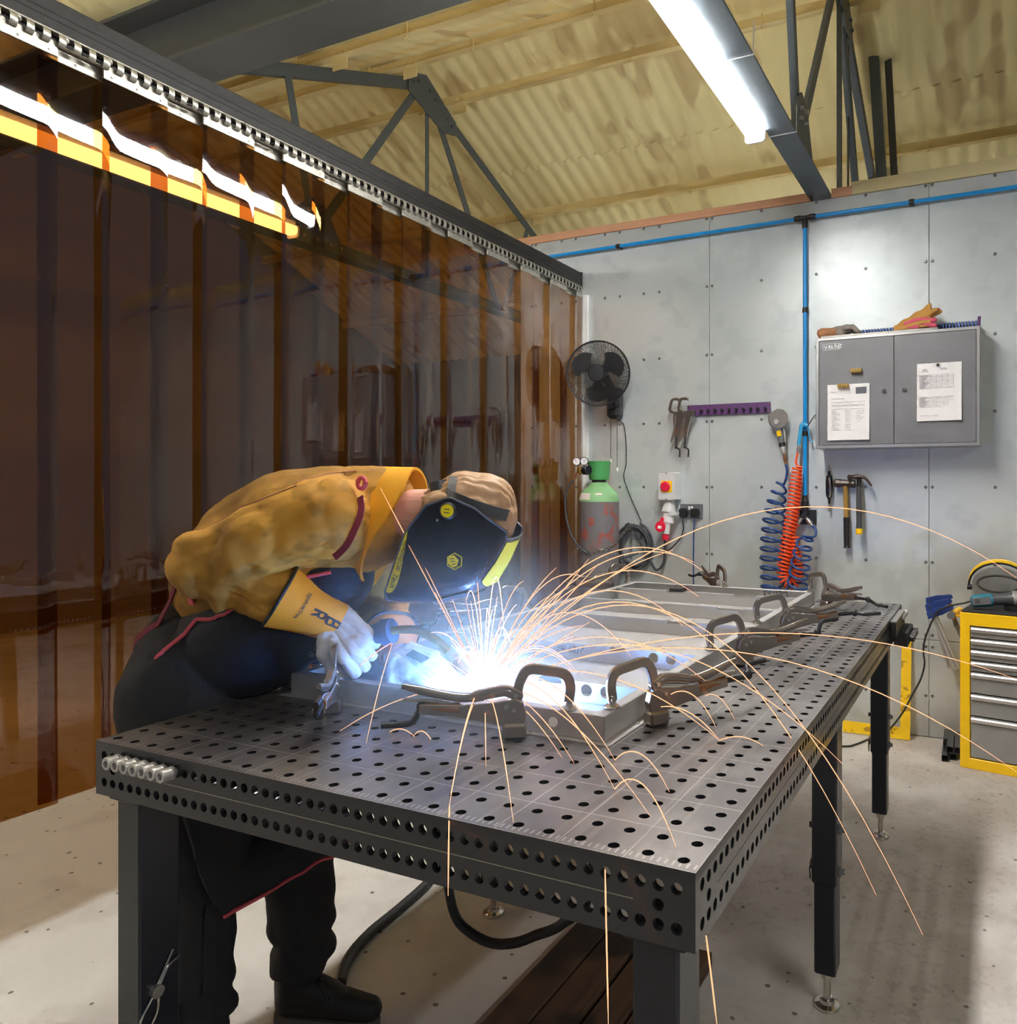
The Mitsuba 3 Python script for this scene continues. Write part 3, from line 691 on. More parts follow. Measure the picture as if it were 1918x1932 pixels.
ords = ['first', 'second', 'third', 'fourth', 'fifth', 'sixth', 'seventh', 'eighth', 'ninth', 'tenth', 'eleventh', 'twelfth']
def strip(y0, w, front, label):
    g = 'front strips of the amber curtain' if front else 'rear strips of the amber curtain'
    k = thing('curtain_strip', label, 'curtain strip', g)
    x = CX + (0.013 if front else -0.013)
    a = rng.uniform(0.0004, 0.0022); ph = rng.uniform(0, 6.3); tw = rng.uniform(-0.004, 0.004); far = min(max((y0 - 1.0) / 2.0, 0), 1)
    wav = 0.0008 + 0.009 * far ** 1.5; cur = rng.uniform(0.2, 0.9); lc = rng.uniform(0.3, 1.0)
    def f(u, v):
        s = 2 * u - 1; z = 0.466 + (2.648 - 0.466) * v
        hang = np.clip((1 - v) * 6, 0, 1)
        xx = x + hang * (a * (1 - s * s) * (0.6 + 0.4 * np.sin(3 * v + ph)) + tw * s * (1 - v) + wav * 0.6 * np.sin(4.3 * v + 1.7 * y0 + 1.3 * s) * (1 - v) * 0.8)
        xx = xx - hang * 0.006 * (cur * np.clip((-s - 0.60) / 0.40, 0, 1) ** 2 + 0.35 * lc * np.clip((s - 0.80) / 0.20, 0, 1) ** 2)
        return xx, y0 + u * w + 0.004 * np.sin(2.6 * v + ph) * (1 - v), z
    part(k, 'pvc_sheet', grid(f, 17, 40), 'm_pvc', True)
    pl = part(k, 'clamp_plate', bx((x - 0.004, y0 + 0.001, 2.636), (x + 0.0025, y0 + w - 0.001, 2.680), 0.001), 'm_stainless', False)
    for t in (0.12, 0.5, 0.88): part(pl, 'rivet', ball((x + 0.0028, y0 + w * t, 2.648), (0.002, 0.0035, 0.0035), 1), 'm_chrome', True)
def name(i, front): return f"amber PVC {'front' if front else 'rear'} curtain strip, {ords[i]} of its layer from the left edge"
n = 0
for k_ in range(-1, 11):
    y = 0.405 + 0.33 * k_
    lab = name(k_, False) if k_ >= 0 else 'amber PVC rear curtain strip cut by the left edge of the photo'
    strip(y, min(0.2, 3.61 - y), False, lab) if y < 3.55 else None
for k_ in range(-1, 11):
    y = 0.239 + 0.33 * k_
    lab = name(k_, True) if k_ >= 0 else 'amber PVC front curtain strip just outside the left edge of the photo'
    strip(y, min(0.205, 3.615 - y), True, lab)

# ------------------------------------------------------------------ things on the back wall
def W(x, z, y=WY): return V(x, y, z)
FM = lambda x, y, z: frame((x, y, z), (1, 0, 0), (0, -1, 0))      # local xy = the wall's x and z, local z towards the room
# compressed air pipe
ap = thing('air_pipe', 'bright blue compressed air pipe running along the wall and down beside the cabinet', 'pipe')
part(ap, 'pipe_run', cyl((-1.30, 3.622, 2.943), (0.50, 3.622, 2.956), 0.011, n=16), 'm_pipe', 40)
part(ap, 'pipe_run', cyl((0.58, 3.622, 2.957), (4.1, 3.622, 2.962), 0.011, n=16), 'm_pipe', 40)
part(ap, 'pipe_drop', cyl((0.540, 3.622, 2.92), (0.541, 3.622, 1.30), 0.0125, n=16), 'm_pipe', 40)
part(ap, 'tee', cat(*[tube([W(0.54, 2.957, 3.622), W(0.54, 2.957, 3.622) + d * 0.02, W(0.54, 2.957, 3.622) + d * 0.03, W(0.54, 2.957, 3.622) + d * 0.062], [0.013, 0.014, 0.018, 0.016], 16) for d in (V(1, 0, 0), V(-1, 0, 0), V(0, 0, -1))]), 'm_black', 40, label='black tee fitting')
part(ap, 'end_fitting', lathe([(0.0001, 0.08), (0.0135, 0.08), (0.016, 0.05), (0.021, 0.045), (0.021, 0), (0.0001, 0)], 20, tr(0.541, 3.622, 1.255)), 'm_black', 40)
for x, z, v in ((-0.673, 2.947, 0), (1.129, 2.959, 0), (2.2, 2.96, 0), (0.540, 2.417, 1), (0.541, 1.695, 1)):
    d = V(0, 0, 1) if v else V(1, 0, 0)
    c = part(ap, 'clip', cat(cyl(W(x, z, 3.622) - d * 0.014, W(x, z, 3.622) + d * 0.014, 0.0155, n=16), bx(W(x - 0.012, z - 0.012, 3.63), W(x + 0.012, z + 0.012, WY))), 'm_black', 35)
mf = part(ap, 'outlet_manifold', cat(bx((0.505, 3.632, 1.165), (0.60, WY, 1.25), 0.004), cyl((0.541, 3.622, 1.26), (0.541, 3.622, 1.20), 0.018, n=12), cyl((0.541, 3.622, 1.215), (0.541, 3.580, 1.215), 0.017, n=8)), 'm_black', 35, label='black wall manifold with two outlets')
for s in (-1, 1):
    p = V(0.541, 3.60, 1.215); d = unit(V(0.7 * s, -0.25, -0.75))
    part(mf, 'quick_coupling', tube([p, p + d * 0.03, p + d * 0.032, p + d * 0.062, p + d * 0.064, p + d * 0.075], [0.010, 0.010, 0.014, 0.014, 0.008, 0.008], 14), 'm_steel', 30)

def coil(center, R, turns, r, n=12, ph=0.0, tilt=0.35):
    """A coiled hose whose rings follow a centre line; R may vary along it."""
    c = spline(center, 16); L = np.concatenate([[0], np.cumsum(np.linalg.norm(np.diff(c, axis=0), axis=1))]); L /= L[-1]
    t = np.linspace(0, 1, int(turns * 22)); P = np.stack([np.interp(t, L, c[:, i]) for i in range(3)], 1)
    d = np.gradient(P, axis=0); d /= np.linalg.norm(d, axis=1, keepdims=True)
    u = np.cross(d, V(0, 1, 0)); u /= np.linalg.norm(u, axis=1, keepdims=True); w = V(0, 1, 0) + 0 * u
    Rt = np.interp(t, np.linspace(0, 1, len(np.atleast_1d(R))), np.atleast_1d(R))[:, None]
    a = (ph + t * turns * 2 * math.pi)[:, None]
    return P + Rt * (np.cos(a) * u * 1.0 + np.sin(a) * (w * 0.8 + d * tilt)), r

# one blue hose: it coils down from the air grinder and back up to the right outlet
P, r = coil([(0.425, 3.575, 1.42), (0.392, 3.57, 1.33), (0.372, 3.565, 1.20), (0.361, 3.565, 1.05), (0.360, 3.565, 0.90), (0.365, 3.56, 0.66), (0.40, 3.55, 0.58), (0.46, 3.54, 0.57), (0.505, 3.53, 0.64), (0.512, 3.53, 0.74), (0.520, 3.53, 0.84), (0.535, 3.53, 0.94), (0.552, 3.53, 1.04), (0.572, 3.545, 1.115)],
            [0.028, 0.05, 0.064, 0.068, 0.070, 0.068, 0.06, 0.06, 0.062, 0.060, 0.06, 0.056, 0.05, 0.036], 27, 0.0072, ph=0.3, tilt=0.42)
P = np.vstack([spline([(0.437, 3.575, 1.515), (0.446, 3.575, 1.48), (0.440, 3.575, 1.43)], 6), P[4:-4], spline([(0.60, 3.55, 1.095), (0.616, 3.56, 1.11), (0.612, 3.57, 1.14), (0.590, 3.582, 1.16)], 6)])
solo('coiled_hose', tube(P, 0.0072, 9), 'm_bluehose', 'dark blue coiled air hose hanging in a long loop from the small air grinder', 'hose', smooth=50)
# orange coil on the blow gun
P, r = coil([(0.508, 3.56, 1.50), (0.502, 3.56, 1.42), (0.487, 3.56, 1.28), (0.465, 3.56, 1.14), (0.440, 3.56, 1.0), (0.425, 3.56, 0.90), (0.432, 3.56, 0.845), (0.465, 3.56, 0.822), (0.500, 3.56, 0.845), (0.513, 3.56, 0.92), (0.500, 3.56, 1.02), (0.492, 3.565, 1.10)], [0.024, 0.032, 0.034, 0.035, 0.036, 0.037, 0.034, 0.030, 0.026, 0.024, 0.022], 46, 0.0062, tilt=0.15)
P = np.vstack([spline([(0.509, 3.575, 1.582), (0.500, 3.565, 1.53), (0.512, 3.56, 1.50)], 5), P, spline([(0.485, 3.56, 1.12), (0.505, 3.575, 1.155), (0.512, 3.58, 1.165)], 5)])
solo('coiled_hose', tube(P, 0.0064, 8), 'm_orangehose', 'bright orange coiled air hose hanging from the blue blow gun', 'hose', smooth=50)
# air grinder
gk = thing('air_grinder', 'small grey air grinder with a cutting disc hanging on the wall', 'grinder')
a, b = V(0.383, 3.595, 1.765), V(0.418, 3.595, 1.60); d = unit(b - a)
part(gk, 'disc', cyl((0.397, 3.575, 1.787), (0.397, 3.571, 1.787), 0.054, n=40), 'm_disc', 30, label='grey cutting disc')
part(gk, 'disc_guard', tube([V(0.397, 3.58, 1.787) + 0.056 * V(math.cos(t), 0, math.sin(t)) for t in np.linspace(2.4, 5.6, 16)], 0.010, 8), 'm_toolgrey', 40)
part(gk, 'head', lathe([(0.0001, 0.030), (0.014, 0.030), (0.024, 0.018), (0.026, 0), (0.024, -0.02), (0.0001, -0.022)], 20, frame(a, (1, 0, 0), (0, -1, 0))), 'm_plate', 35)
part(gk, 'body', tube([a, a + d * 0.03, a + d * 0.10, a + d * 0.125], [0.020, 0.022, 0.019, 0.018], 18), 'm_toolgrey', 40)
part(gk, 'collar', cyl(a + d * 0.125, a + d * 0.148, 0.0195, n=18), 'm_black', 35)
part(gk, 'exhaust', tube([a + d * 0.148, a + d * 0.18, a + d * 0.192], [0.017, 0.017, 0.012], 18), 'm_plate', 35)
part(gk, 'label_plate', mv(bx((-0.013, -0.016, 0), (0.013, 0.016, 0.0015)), frame(a + d * 0.07 + V(0, -0.0212, 0), -np.cross((0, -1, 0), d), (0, -1, 0))), 'm_yellow', False, label='yellow label')
part(gk, 'lever', tube([a + d * 0.02 + V(0.022, -0.004, 0), a + d * 0.06 + V(0.030, -0.004, 0), a + d * 0.12 + V(0.023, -0.004, 0)], 0.005, 8), 'm_plate', 40)
part(gk, 'coupling', tube([a + d * 0.19, a + d * 0.21, a + d * 0.212, a + d * 0.235, a + d * 0.237, a + d * 0.255], [0.008, 0.008, 0.0115, 0.0115, 0.008, 0.007], 12), 'm_copper', 30)
part(gk, 'wall_hook', cyl((0.397, 3.60, 1.787), (0.397, WY, 1.787), 0.006), 'm_steel')
# blow gun
bk = thing('blow_gun', 'bright blue air blow gun clipped behind the blue pipe', 'blow gun')
part(bk, 'grip', tube(spline([(0.513, 3.585, 1.628), (0.519, 3.585, 1.68), (0.528, 3.585, 1.735), (0.545, 3.585, 1.752)], 5), [0.0115] * 10 + [0.014] * 6, 12), 'm_gunblue', 40)
part(bk, 'head', cyl((0.528, 3.585, 1.75), (0.566, 3.585, 1.738), 0.013, n=14), 'm_gunblue', 35)
part(bk, 'trigger', tube(spline([(0.562, 3.585, 1.742), (0.572, 3.58, 1.70), (0.574, 3.58, 1.665), (0.594, 3.575, 1.640)], 6), 0.004, 8), 'm_gunblue', 40)
part(bk, 'nozzle', tube(spline([(0.566, 3.585, 1.738), (0.585, 3.59, 1.77), (0.605, 3.60, 1.80), (0.64, 3.61, 1.82)], 6), 0.003, 8), 'm_black', 40)
part(bk, 'coupling', tube([(0.5125, 3.583, 1.625), (0.511, 3.582, 1.61), (0.511, 3.582, 1.609), (0.509, 3.58, 1.578)], [0.007, 0.007, 0.011, 0.010], 12), 'm_steel', 30)

# clamp rack with two hanging clamps
rk = thing('clamp_rack', 'dark violet steel rack strip with a row of short pegs on the wall', 'rack')
part(rk, 'strip', bx((-0.202, 3.640, 1.828), (0.329, 3.645, 1.893), 0.001), 'm_violet', False)
for i in range(10):
    x = -0.104 + i * 0.0449
    part(rk, 'peg', cat(cyl((x, 3.64, 1.8545), (x, 3.612, 1.8545), 0.0085, n=14), cyl((x, 3.6121, 1.8545), (x, 3.611, 1.8545), 0.006, n=12)), 'm_black', 35)
for x, z in ((-0.18, 1.885), (0.05, 1.885), (0.318, 1.885), (0.32, 1.836)): part(rk, 'screw', cyl((x, 3.64, z), (x, 3.637, z), 0.004, n=10), 'm_brass', 35)
for x in (-0.18, 0.0, 0.31): part(rk, 'spacer', cyl((x, 3.645, 1.86), (x, WY, 1.86), 0.006), 'm_black')
Mh = np.eye(4); Mh[:3, 0], Mh[:3, 1], Mh[:3, 2] = (0, 0, -1), (0, -1, 0), (-1, 0, 0)
def hang(x, label, y=3.585):
    M = Mh.copy(); a = 0.06; R = trimesh.transformations.rotation_matrix(a, (0, 1, 0)); M = R @ M; M[:3, 3] = (x, y, 1.925); M[:3, :3] *= 0.86
    clamp(M, label, 'locking clamps hanging on the rack', -3.0)
hang(-0.225, 'steel locking clamp hanging at the left end of the violet rack, left one of two')
hang(-0.165, 'steel locking clamp hanging at the left end of the violet rack, right one of two', 3.580)

# wall fan
FC = V(-0.728, 3.44, 2.10); fn = unit(V(0.30, -1, -0.10)); fx = unit(np.cross((0, 0, 1), fn)) * 1
MF = frame(FC, -fx if np.dot(fx, (1, 0, 0)) < 0 else fx, fn)
fan = thing('wall_fan', 'black wall fan with a round wire guard beside the strip curtain', 'fan')
R0 = 0.202
ring = lambda r, z, t=0.0012, n=56: tube([(r * math.cos(a), r * math.sin(a), z) for a in np.linspace(0, 2 * math.pi, n)], t, 5, False)
dome = lambda r: 0.062 * (1 - (r / R0) ** 2) ** 0.6 if r < R0 else 0
def guard(s, k):
    ms = [ring(r, s * dome(r) + 0.0, 0.0012, 44) for r in np.linspace(0.055, 0.195, 15)]
    for i in range(k):
        a0 = i * 2 * math.pi / k
        ms.append(tube([(r * math.cos(a0 + 2.2 * (r - 0.05)), r * math.sin(a0 + 2.2 * (r - 0.05)), s * dome(r)) for r in np.linspace(0.045, R0, 8)], 0.0011, 4, False))
    return mv(cat(*ms), MF)
part(fan, 'front_guard', guard(1, 72), 'm_black', 40)
part(fan, 'rear_guard', guard(-1, 48), 'm_black', 40)
part(fan, 'rim', mv(cat(ring(R0, 0.004, 0.005), ring(R0, -0.004, 0.005)), MF), 'm_black', 40)
part(fan, 'hub_cap', mv(lathe([(0.0001, 0.066), (0.048, 0.064), (0.054, 0.058), (0.054, 0.052), (0.0001, 0.05)], 28), MF), 'm_black', 35)
def blade(u, v):
    a = -0.62 + 1.24 * v; r = 0.038 + 0.142 * u * (1 - 0.35 * (2 * v - 1) ** 2 * u)
    return r * np.cos(a * (0.55 + 0.6 * u)), r * np.sin(a * (0.55 + 0.6 * u)), 0.05 * (v - 0.5) * (0.4 + u)
bl = thicken(grid(blade, 12, 12), 0.002)
for i in range(3): part(fan, 'blade', mv(bl, MF @ rotz(0.5 + i * 2 * math.pi / 3)), 'm_blacksoft', 60)
part(fan, 'motor', mv(lathe([(0.0001, 0.045), (0.030, 0.043), (0.034, 0.02), (0.05, -0.02), (0.055, -0.06), (0.05, -0.10), (0.0001, -0.11)], 24), MF), 'm_black', 40)
part(fan, 'wall_arm', cat(bx((-0.735, 3.56, 1.825), (-0.645, 3.655, 2.03), 0.02), tube([(-0.692, 3.60, 1.95), (-0.70, 3.56, 2.03), (-0.715, 3.52, 2.08)], [0.035, 0.03, 0.03], 14)), 'm_black', 35)
part(fan, 'dial', cyl((-0.695, 3.56, 1.90), (-0.695, 3.552, 1.90), 0.02, n=20), 'm_blacksoft', 30)
for x, z in ((-0.705, 1.56), (-0.659, 1.506)):
    c = part(fan, 'pull_cord', cyl((x, 3.575, 1.83), (x, 3.575, z), 0.0018, n=6), 'm_black', 40)
    part(c, 'pull_bead', tube([(x, 3.575, z + 0.004), (x, 3.575, z - 0.008), (x, 3.575, z - 0.02)], [0.003, 0.008, 0.008], 10), 'm_white', 35)
part(fan, 'power_lead', tube(spline([(-0.69, 3.60, 1.99), (-0.665, 3.63, 1.93), (-0.688, 3.645, 1.828), (-0.648, 3.648, 1.79), (-0.633, 3.648, 1.70), (-0.629, 3.648, 1.60), (-0.632, 3.648, 1.52), (-0.648, 3.648, 1.454), (-0.62, 3.648, 1.37), (-0.578, 3.648, 1.275), (-0.535, 3.648, 1.19), (-0.512, 3.645, 1.12), (-0.53, 3.64, 1.02)], 6), 0.0028, 6), 'm_cable', 50)

# gas cylinder with regulator
gc = thing('gas_cylinder', 'rusty grey gas cylinder with a green shoulder standing against the wall', 'gas cylinder')
GX, GY = -0.735, 3.47; MG = tr(GX, GY, 0)
part(gc, 'body', lathe([(0.0001, 0.002), (0.118, 0.002), (0.126, 0.02), (0.127, 1.29)], 48, MG), 'm_rust', 60)
part(gc, 'shoulder', lathe([(0.1272, 1.29), (0.127, 1.302), (0.122, 1.325), (0.108, 1.352), (0.085, 1.377), (0.060, 1.395), (0.056, 1.405), (0.050, 1.412), (0.0001, 1.413)], 48, MG), 'm_gaspale', 50, label='pale green shoulder')
part(gc, 'neck', lathe([(0.045, 1.41), (0.045, 1.425), (0.060, 1.428), (0.0001, 1.43)], 32, MG), 'm_black', 40)
part(gc, 'valve_guard', lathe([(0.045, 1.425), (0.060, 1.428), (0.066, 1.445), (0.072, 1.53), (0.076, 1.545), (0.070, 1.546), (0.066, 1.53), (0.060, 1.45), (0.040, 1.44)], 40, MG), 'm_gasgreen', 45, label='green valve guard collar')
part(gc, 'valve', cyl((GX, GY, 1.42), (GX, GY, 1.52), 0.016, n=14), 'm_brass', 35)
for a, w_, z0, z1, m_ in ((-2.02, 0.105, 1.303, 1.345, 'm_label'), (-1.12, 0.045, 1.333, 1.345, 'm_label')):
    def lab(u, v): ang = a + (u - 0.5) * w_ / 0.118; z = z0 + (z1 - z0) * v; R = np.interp(z, [1.29, 1.302, 1.325, 1.352], [0.1285, 0.1283, 0.1235, 0.1095]); return GX + R * np.cos(ang), GY + R * np.sin(ang), z
    part(gc, 'sticker', grid(lab, 14, 6), m_, True)
rg = thing('gas_regulator', 'brass gas regulator with two round gauges on the green cylinder', 'regulator')
RC = V(-0.805, 3.36, 1.487)
part(rg, 'body', ball(RC, (0.026, 0.024, 0.026), 3), 'm_brass', True)
part(rg, 'stem', cyl(RC, (GX - 0.01, GY - 0.02, 1.495), 0.010, n=14), 'm_brass', 40)
part(rg, 'adjusting_knob', tube([RC + V(0.018, -0.008, 0), RC + V(0.03, -0.013, 0), RC + V(0.068, -0.03, 0), RC + V(0.072, -0.032, 0)], [0.016, 0.028, 0.030, 0.026], 20), 'm_blackgloss', 35, label='blue black adjusting knob')
for x, z, nm in ((-0.832, 1.542, 0), (-0.778, 1.544, 1)):
    MQ = frame((x, 3.352, z), (1, 0.35, 0), (0.35, -1, 0.05))
    g = part(rg, 'gauge', lathe([(0.0001, -0.016), (0.024, -0.016), (0.026, -0.010), (0.026, 0.006), (0.0235, 0.008), (0.023, 0.0045), (0.0001, 0.0045)], 28, MQ), 'm_black', 35)
    part(g, 'dial_face', lathe([(0.0228, 0.0046), (0.0001, 0.005)], 28, MQ), 'm_white', False)
    part(g, 'needle', mv(bx((-0.001, -0.004, 0.0055), (0.001, 0.015, 0.0062)), MQ @ rotz(0.9 - 1.6 * nm)), 'm_red' if nm == 0 else 'm_ink', False)
    part(g, 'gauge_stem', cyl((x, 3.36, z - 0.02), RC, 0.006, n=10), 'm_brass', 40)
part(rg, 'outlet', tube([RC, RC + V(-0.02, -0.006, -0.012), RC + V(-0.03, -0.008, -0.03), RC + V(-0.05, -0.01, -0.06)], [0.012, 0.009, 0.008, 0.008], 12), 'm_copper', 40)
coilpts = []
cc = V(-0.560, 3.612, 1.005)
for i in range(6 * 14):
    t = i / 14; a = 1.2 - t * 2 * math.pi; rr = 0.125 + 0.016 * math.sin(2.3 * t + 1) + 0.010 * math.cos(5.1 * t)
    coilpts.append(cc + V(rr * 0.86 * math.cos(a) + 0.012 * math.sin(1.9 * t), 0.012 * math.sin(3.3 * t), rr * 1.06 * math.sin(a) - 0.004 * t))
gh = [RC + V(-0.05, -0.01, -0.06), (-0.895, 3.34, 1.36), (-0.905, 3.335, 1.26), (-0.872, 3.325, 1.12), (-0.80, 3.325, 1.01), (-0.70, 3.37, 0.945), (-0.61, 3.52, 0.93), (-0.52, 3.60, 0.96)]
solo('gas_hose', tube(spline(gh, 8), 0.0068, 10), 'm_rubber', 'grey rubber hose curving from the brass regulator across the gas cylinder', 'hose', smooth=50)
solo('cable_coil', tube(spline(coilpts + [V(-0.44, 3.62, 0.90), V(-0.40, 3.625, 0.855), V(-0.355, 3.62, 0.90), V(-0.336, 3.60, 0.98), V(-0.330, 3.585, 1.05)], 4), 0.0085, 8), 'm_rubber', 'coil of thick dark grey cable hanging on the wall right of the gas cylinder', 'cable', smooth=50)
# chain round the cylinder
ch = thing('retaining_chain', 'galvanised chain holding the gas cylinder and hanging from a wall hook', 'chain')
link = mikit.ply(tube([(0.0105 * (1 if abs(math.cos(a)) > 1e-9 else 0) * np.sign(math.cos(a)) + 0.0085 * math.cos(a), 0.0085 * math.sin(a), 0) for a in np.linspace(0, 2 * math.pi, 25)], 0.0024, 6, False), 'm_stainless', smooth=60)
pth = [(-0.870, 3.50, 1.06), (-0.872, 3.44, 1.005)] + [(GX + 0.137 * math.cos(a), GY + 0.137 * math.sin(a), 0.985 + 0.035 * ((a + 1.57) / 1.1) ** 2 * (1 if a > -1.57 else 0.25)) for a in np.linspace(-2.7, -0.5, 7)] + [(-0.60, 3.53, 1.085), (-0.574, 3.60, 1.135)]
pp = spline(pth, 12); LL = np.concatenate([[0], np.cumsum(np.linalg.norm(np.diff(pp, axis=0), axis=1))])
def chain(pp, LL):
    s = np.arange(0.012, LL[-1], 0.031)
    for i, q in enumerate(s):
        p = V(*[np.interp(q, LL, pp[:, k]) for k in range(3)]); d = unit(V(*[np.interp(q + 0.01, LL, pp[:, k]) - np.interp(q - 0.01, LL, pp[:, k]) for k in range(3)]))
        z = unit(np.cross(d, (0.3, 1, 0.2))); z = z if i % 2 else np.cross(d, z)
        copypart(ch, 'link', link, frame(p, d, z))
chain(pp, LL)
pp = np.array([(-0.574, 3.602, 1.14 - 0.02 * i) for i in range(11)]); chain(pp, np.arange(11) * 0.02)
part(ch, 'wall_hook', cyl((-0.574, 3.595, 1.145), (-0.574, WY, 1.145), 0.006), 'm_steel', 35)

# isolator switch, red plug, sockets
sw = thing('isolator_switch', 'pale grey isolator box with a red rotary switch on the wall', 'switch box')
part(sw, 'box', bx((-0.358, 3.545, 1.300), (-0.250, WY, 1.474), 0.006), 'm_greybox', 30)
part(sw, 'cover_plate', mv(bx((-0.054, -0.085, 0), (0.054, 0.085, 0.003), 0.001), FM(-0.304, 3.545, 1.387)), 'm_greybox', False)
part(sw, 'switch_plate', mv(bx((-0.036, -0.036, 0), (0.036, 0.036, 0.002)), FM(-0.302, 3.542, 1.385)), 'm_switchyellow', False, label='yellow square plate')
kn = part(sw, 'rotary_knob', lathe([(0.0001, 0.014), (0.026, 0.014), (0.031, 0.010), (0.032, 0)], 32, FM(-0.308, 3.54, 1.385)), 'm_red', 35, label='red rotary knob')
part(kn, 'grip', mv(bx((-0.006, -0.026, 0.012), (0.006, 0.026, 0.026), 0.003), FM(-0.308, 3.54, 1.385)), 'm_red', 30)
for z in (1.467, 1.307): part(sw, 'screw', cyl((-0.304, 3.541, z), (-0.304, 3.544, z), 0.004, n=10), 'm_black', 30)
pk = thing('mains_plug', 'grey and red three phase connector hanging below the isolator box', 'plug')
MPk = frame((-0.305, 3.575, 1.19), (1, 0, -0.12), (0, -1, 0))
part(pk, 'socket_body', tube([(-0.303, 3.60, 1.30), (-0.303, 3.595, 1.27), (-0.306, 3.59, 1.235), (-0.307, 3.588, 1.222)], [0.028, 0.036, 0.045, 0.046], 24), 'm_greybox', 40)
part(pk, 'flange', tube([(-0.285, 3.59, 1.225), (-0.284, 3.59, 1.205)], [0.046, 0.044], 24), 'm_greybox', 35)
part(pk, 'plug_body', tube([(-0.303, 3.585, 1.22), (-0.305, 3.58, 1.16), (-0.311, 3.578, 1.155), (-0.318, 3.578, 1.09)], [0.036, 0.034, 0.022, 0.019], 24), 'm_white', 40)
part(pk, 'cap', lathe([(0.0001, 0.010), (0.030, 0.009), (0.034, 0.004), (0.034, -0.006), (0.0001, -0.008)], 32, FM(-0.345, 3.545, 1.135)), 'm_red', 35, label='round red cap')
part(pk, 'cap_label', mv(bx((-0.012, -0.009, 0.0095), (0.012, 0.009, 0.0112)), FM(-0.345, 3.545, 1.133)), 'm_paper', False)
part(pk, 'latch', tube([(-0.340, 3.55, 1.165), (-0.330, 3.55, 1.19)], 0.012, 10), 'm_red', 35)
part(pk, 'collar', tube([(-0.321, 3.578, 1.085), (-0.324, 3.578, 1.052)], [0.023, 0.021], 20), 'm_red', 35, label='red collar')
sk = thing('socket_outlet', 'grey metal double socket outlet on the wall right of the red plug', 'socket')
part(sk, 'plate', bx((-0.252, 3.646, 1.187), (-0.104, WY, 1.276), 0.002), 'm_toolgrey', False)
for x in (-0.190, -0.172): part(sk, 'rocker', bx((x - 0.007, 3.641, 1.238), (x + 0.007, 3.647, 1.262), 0.002), 'm_white', False)
for x in (-0.24, -0.116): part(sk, 'screw', cyl((x, 3.647, 1.232), (x, 3.644, 1.232), 0.004, n=10), 'm_chrome', 30)
plug = lambda x: ext(Polygon([(-0.018, 0.024), (0.018, 0.024), (0.026, 0.012), (0.026, -0.010), (0.014, -0.026), (-0.014, -0.026), (-0.026, -0.010), (-0.026, 0.012)]).buffer(0.002), 0.035, FM(x, 3.646, 1.222))
for x, lab, m_, pts in ((-0.222, 'black plug with a thin black cord in the left socket', 'm_cable', [(-0.222, 3.625, 1.20), (-0.224, 3.62, 1.16), (-0.222, 3.625, 1.12), (-0.245, 3.63, 1.06), (-0.29, 3.63, 1.01), (-0.335, 3.63, 0.975), (-0.38, 3.63, 0.96)]),
                        (-0.146, 'black plug with a blue cord in the right socket', 'm_bluehose', [(-0.146, 3.625, 1.20), (-0.149, 3.622, 1.15), (-0.154, 3.625, 1.08), (-0.157, 3.63, 0.98), (-0.157, 3.63, 0.86), (-0.158, 3.63, 0.7), (-0.16, 3.62, 0.4), (-0.15, 3.60, 0.05), (-0.10, 3.5, 0.008), (0.1, 3.3, 0.008)])):
    k = thing('power_plug', lab, 'plug')
    part(k, 'plug_body', plug(x), 'm_black', 30)
    part(k, 'cord', tube(spline(pts, 6), 0.0042, 8), m_, 50)

# ------------------------------------------------------------------ tool cabinet on the wall
cb = thing('wall_cabinet', 'dark grey two door steel cabinet with a pale frame on the wall', 'cabinet')
X0, X1, Z0, Z1, YF = 0.640, 1.477, 1.597, 2.212, 3.445
part(cb, 'carcass', bx((X0, YF + 0.012, Z0), (X1, WY, Z1), 0.002), 'm_steel', False)
fw = 0.017
for lo, hi in (((X0, Z0), (X0 + fw, Z1)), ((X1 - fw, Z0), (X1, Z1)), ((X0, Z0), (X1, Z0 + fw)), ((X0, Z1 - fw), (X1, Z1))):
    part(cb, 'frame_rail', bx((lo[0], YF - 0.002, lo[1]), (hi[0], YF + 0.016, hi[1]), 0.0015), 'm_steel', False)
XD = 1.056
for a, b, kx in ((X0 + fw + 0.001, XD - 0.002, 1.004), (XD + 0.002, X1 - fw - 0.001, 1.108)):
    d_ = part(cb, 'door', bx((a, YF, Z0 + fw + 0.001), (b, YF + 0.014, Z1 - fw - 0.001), 0.0015), 'm_door', False)
    part(d_, 'lock', cat(cyl((kx, YF, 1.903), (kx, YF - 0.010, 1.903), 0.010, n=16), mv(bx((-0.011, -0.003, 0.008), (0.011, 0.003, 0.018), 0.001), FM(kx, YF, 1.903) @ rotz(0.7 if kx < 1.05 else 0.2))), 'm_chrome', 30)
    if kx < 1.05:
        ML = FM(0.678, YF - 0.0004, 2.143)
        part(d_, 'logo', cat(text('VAUNT', 0.021, ML @ tr(0.006, 0.007, 0), bold=True), *[mv(bx(l + (0,), h + (0.0006,)), ML) for l, h in (((0, 0), (0.092, 0.0022)), ((0, 0.033), (0.092, 0.0352)), ((0, 0), (0.0022, 0.0352)), ((0.0898, 0), (0.092, 0.0352)))]), 'm_white', False, label='white framed lettering VAUNT')
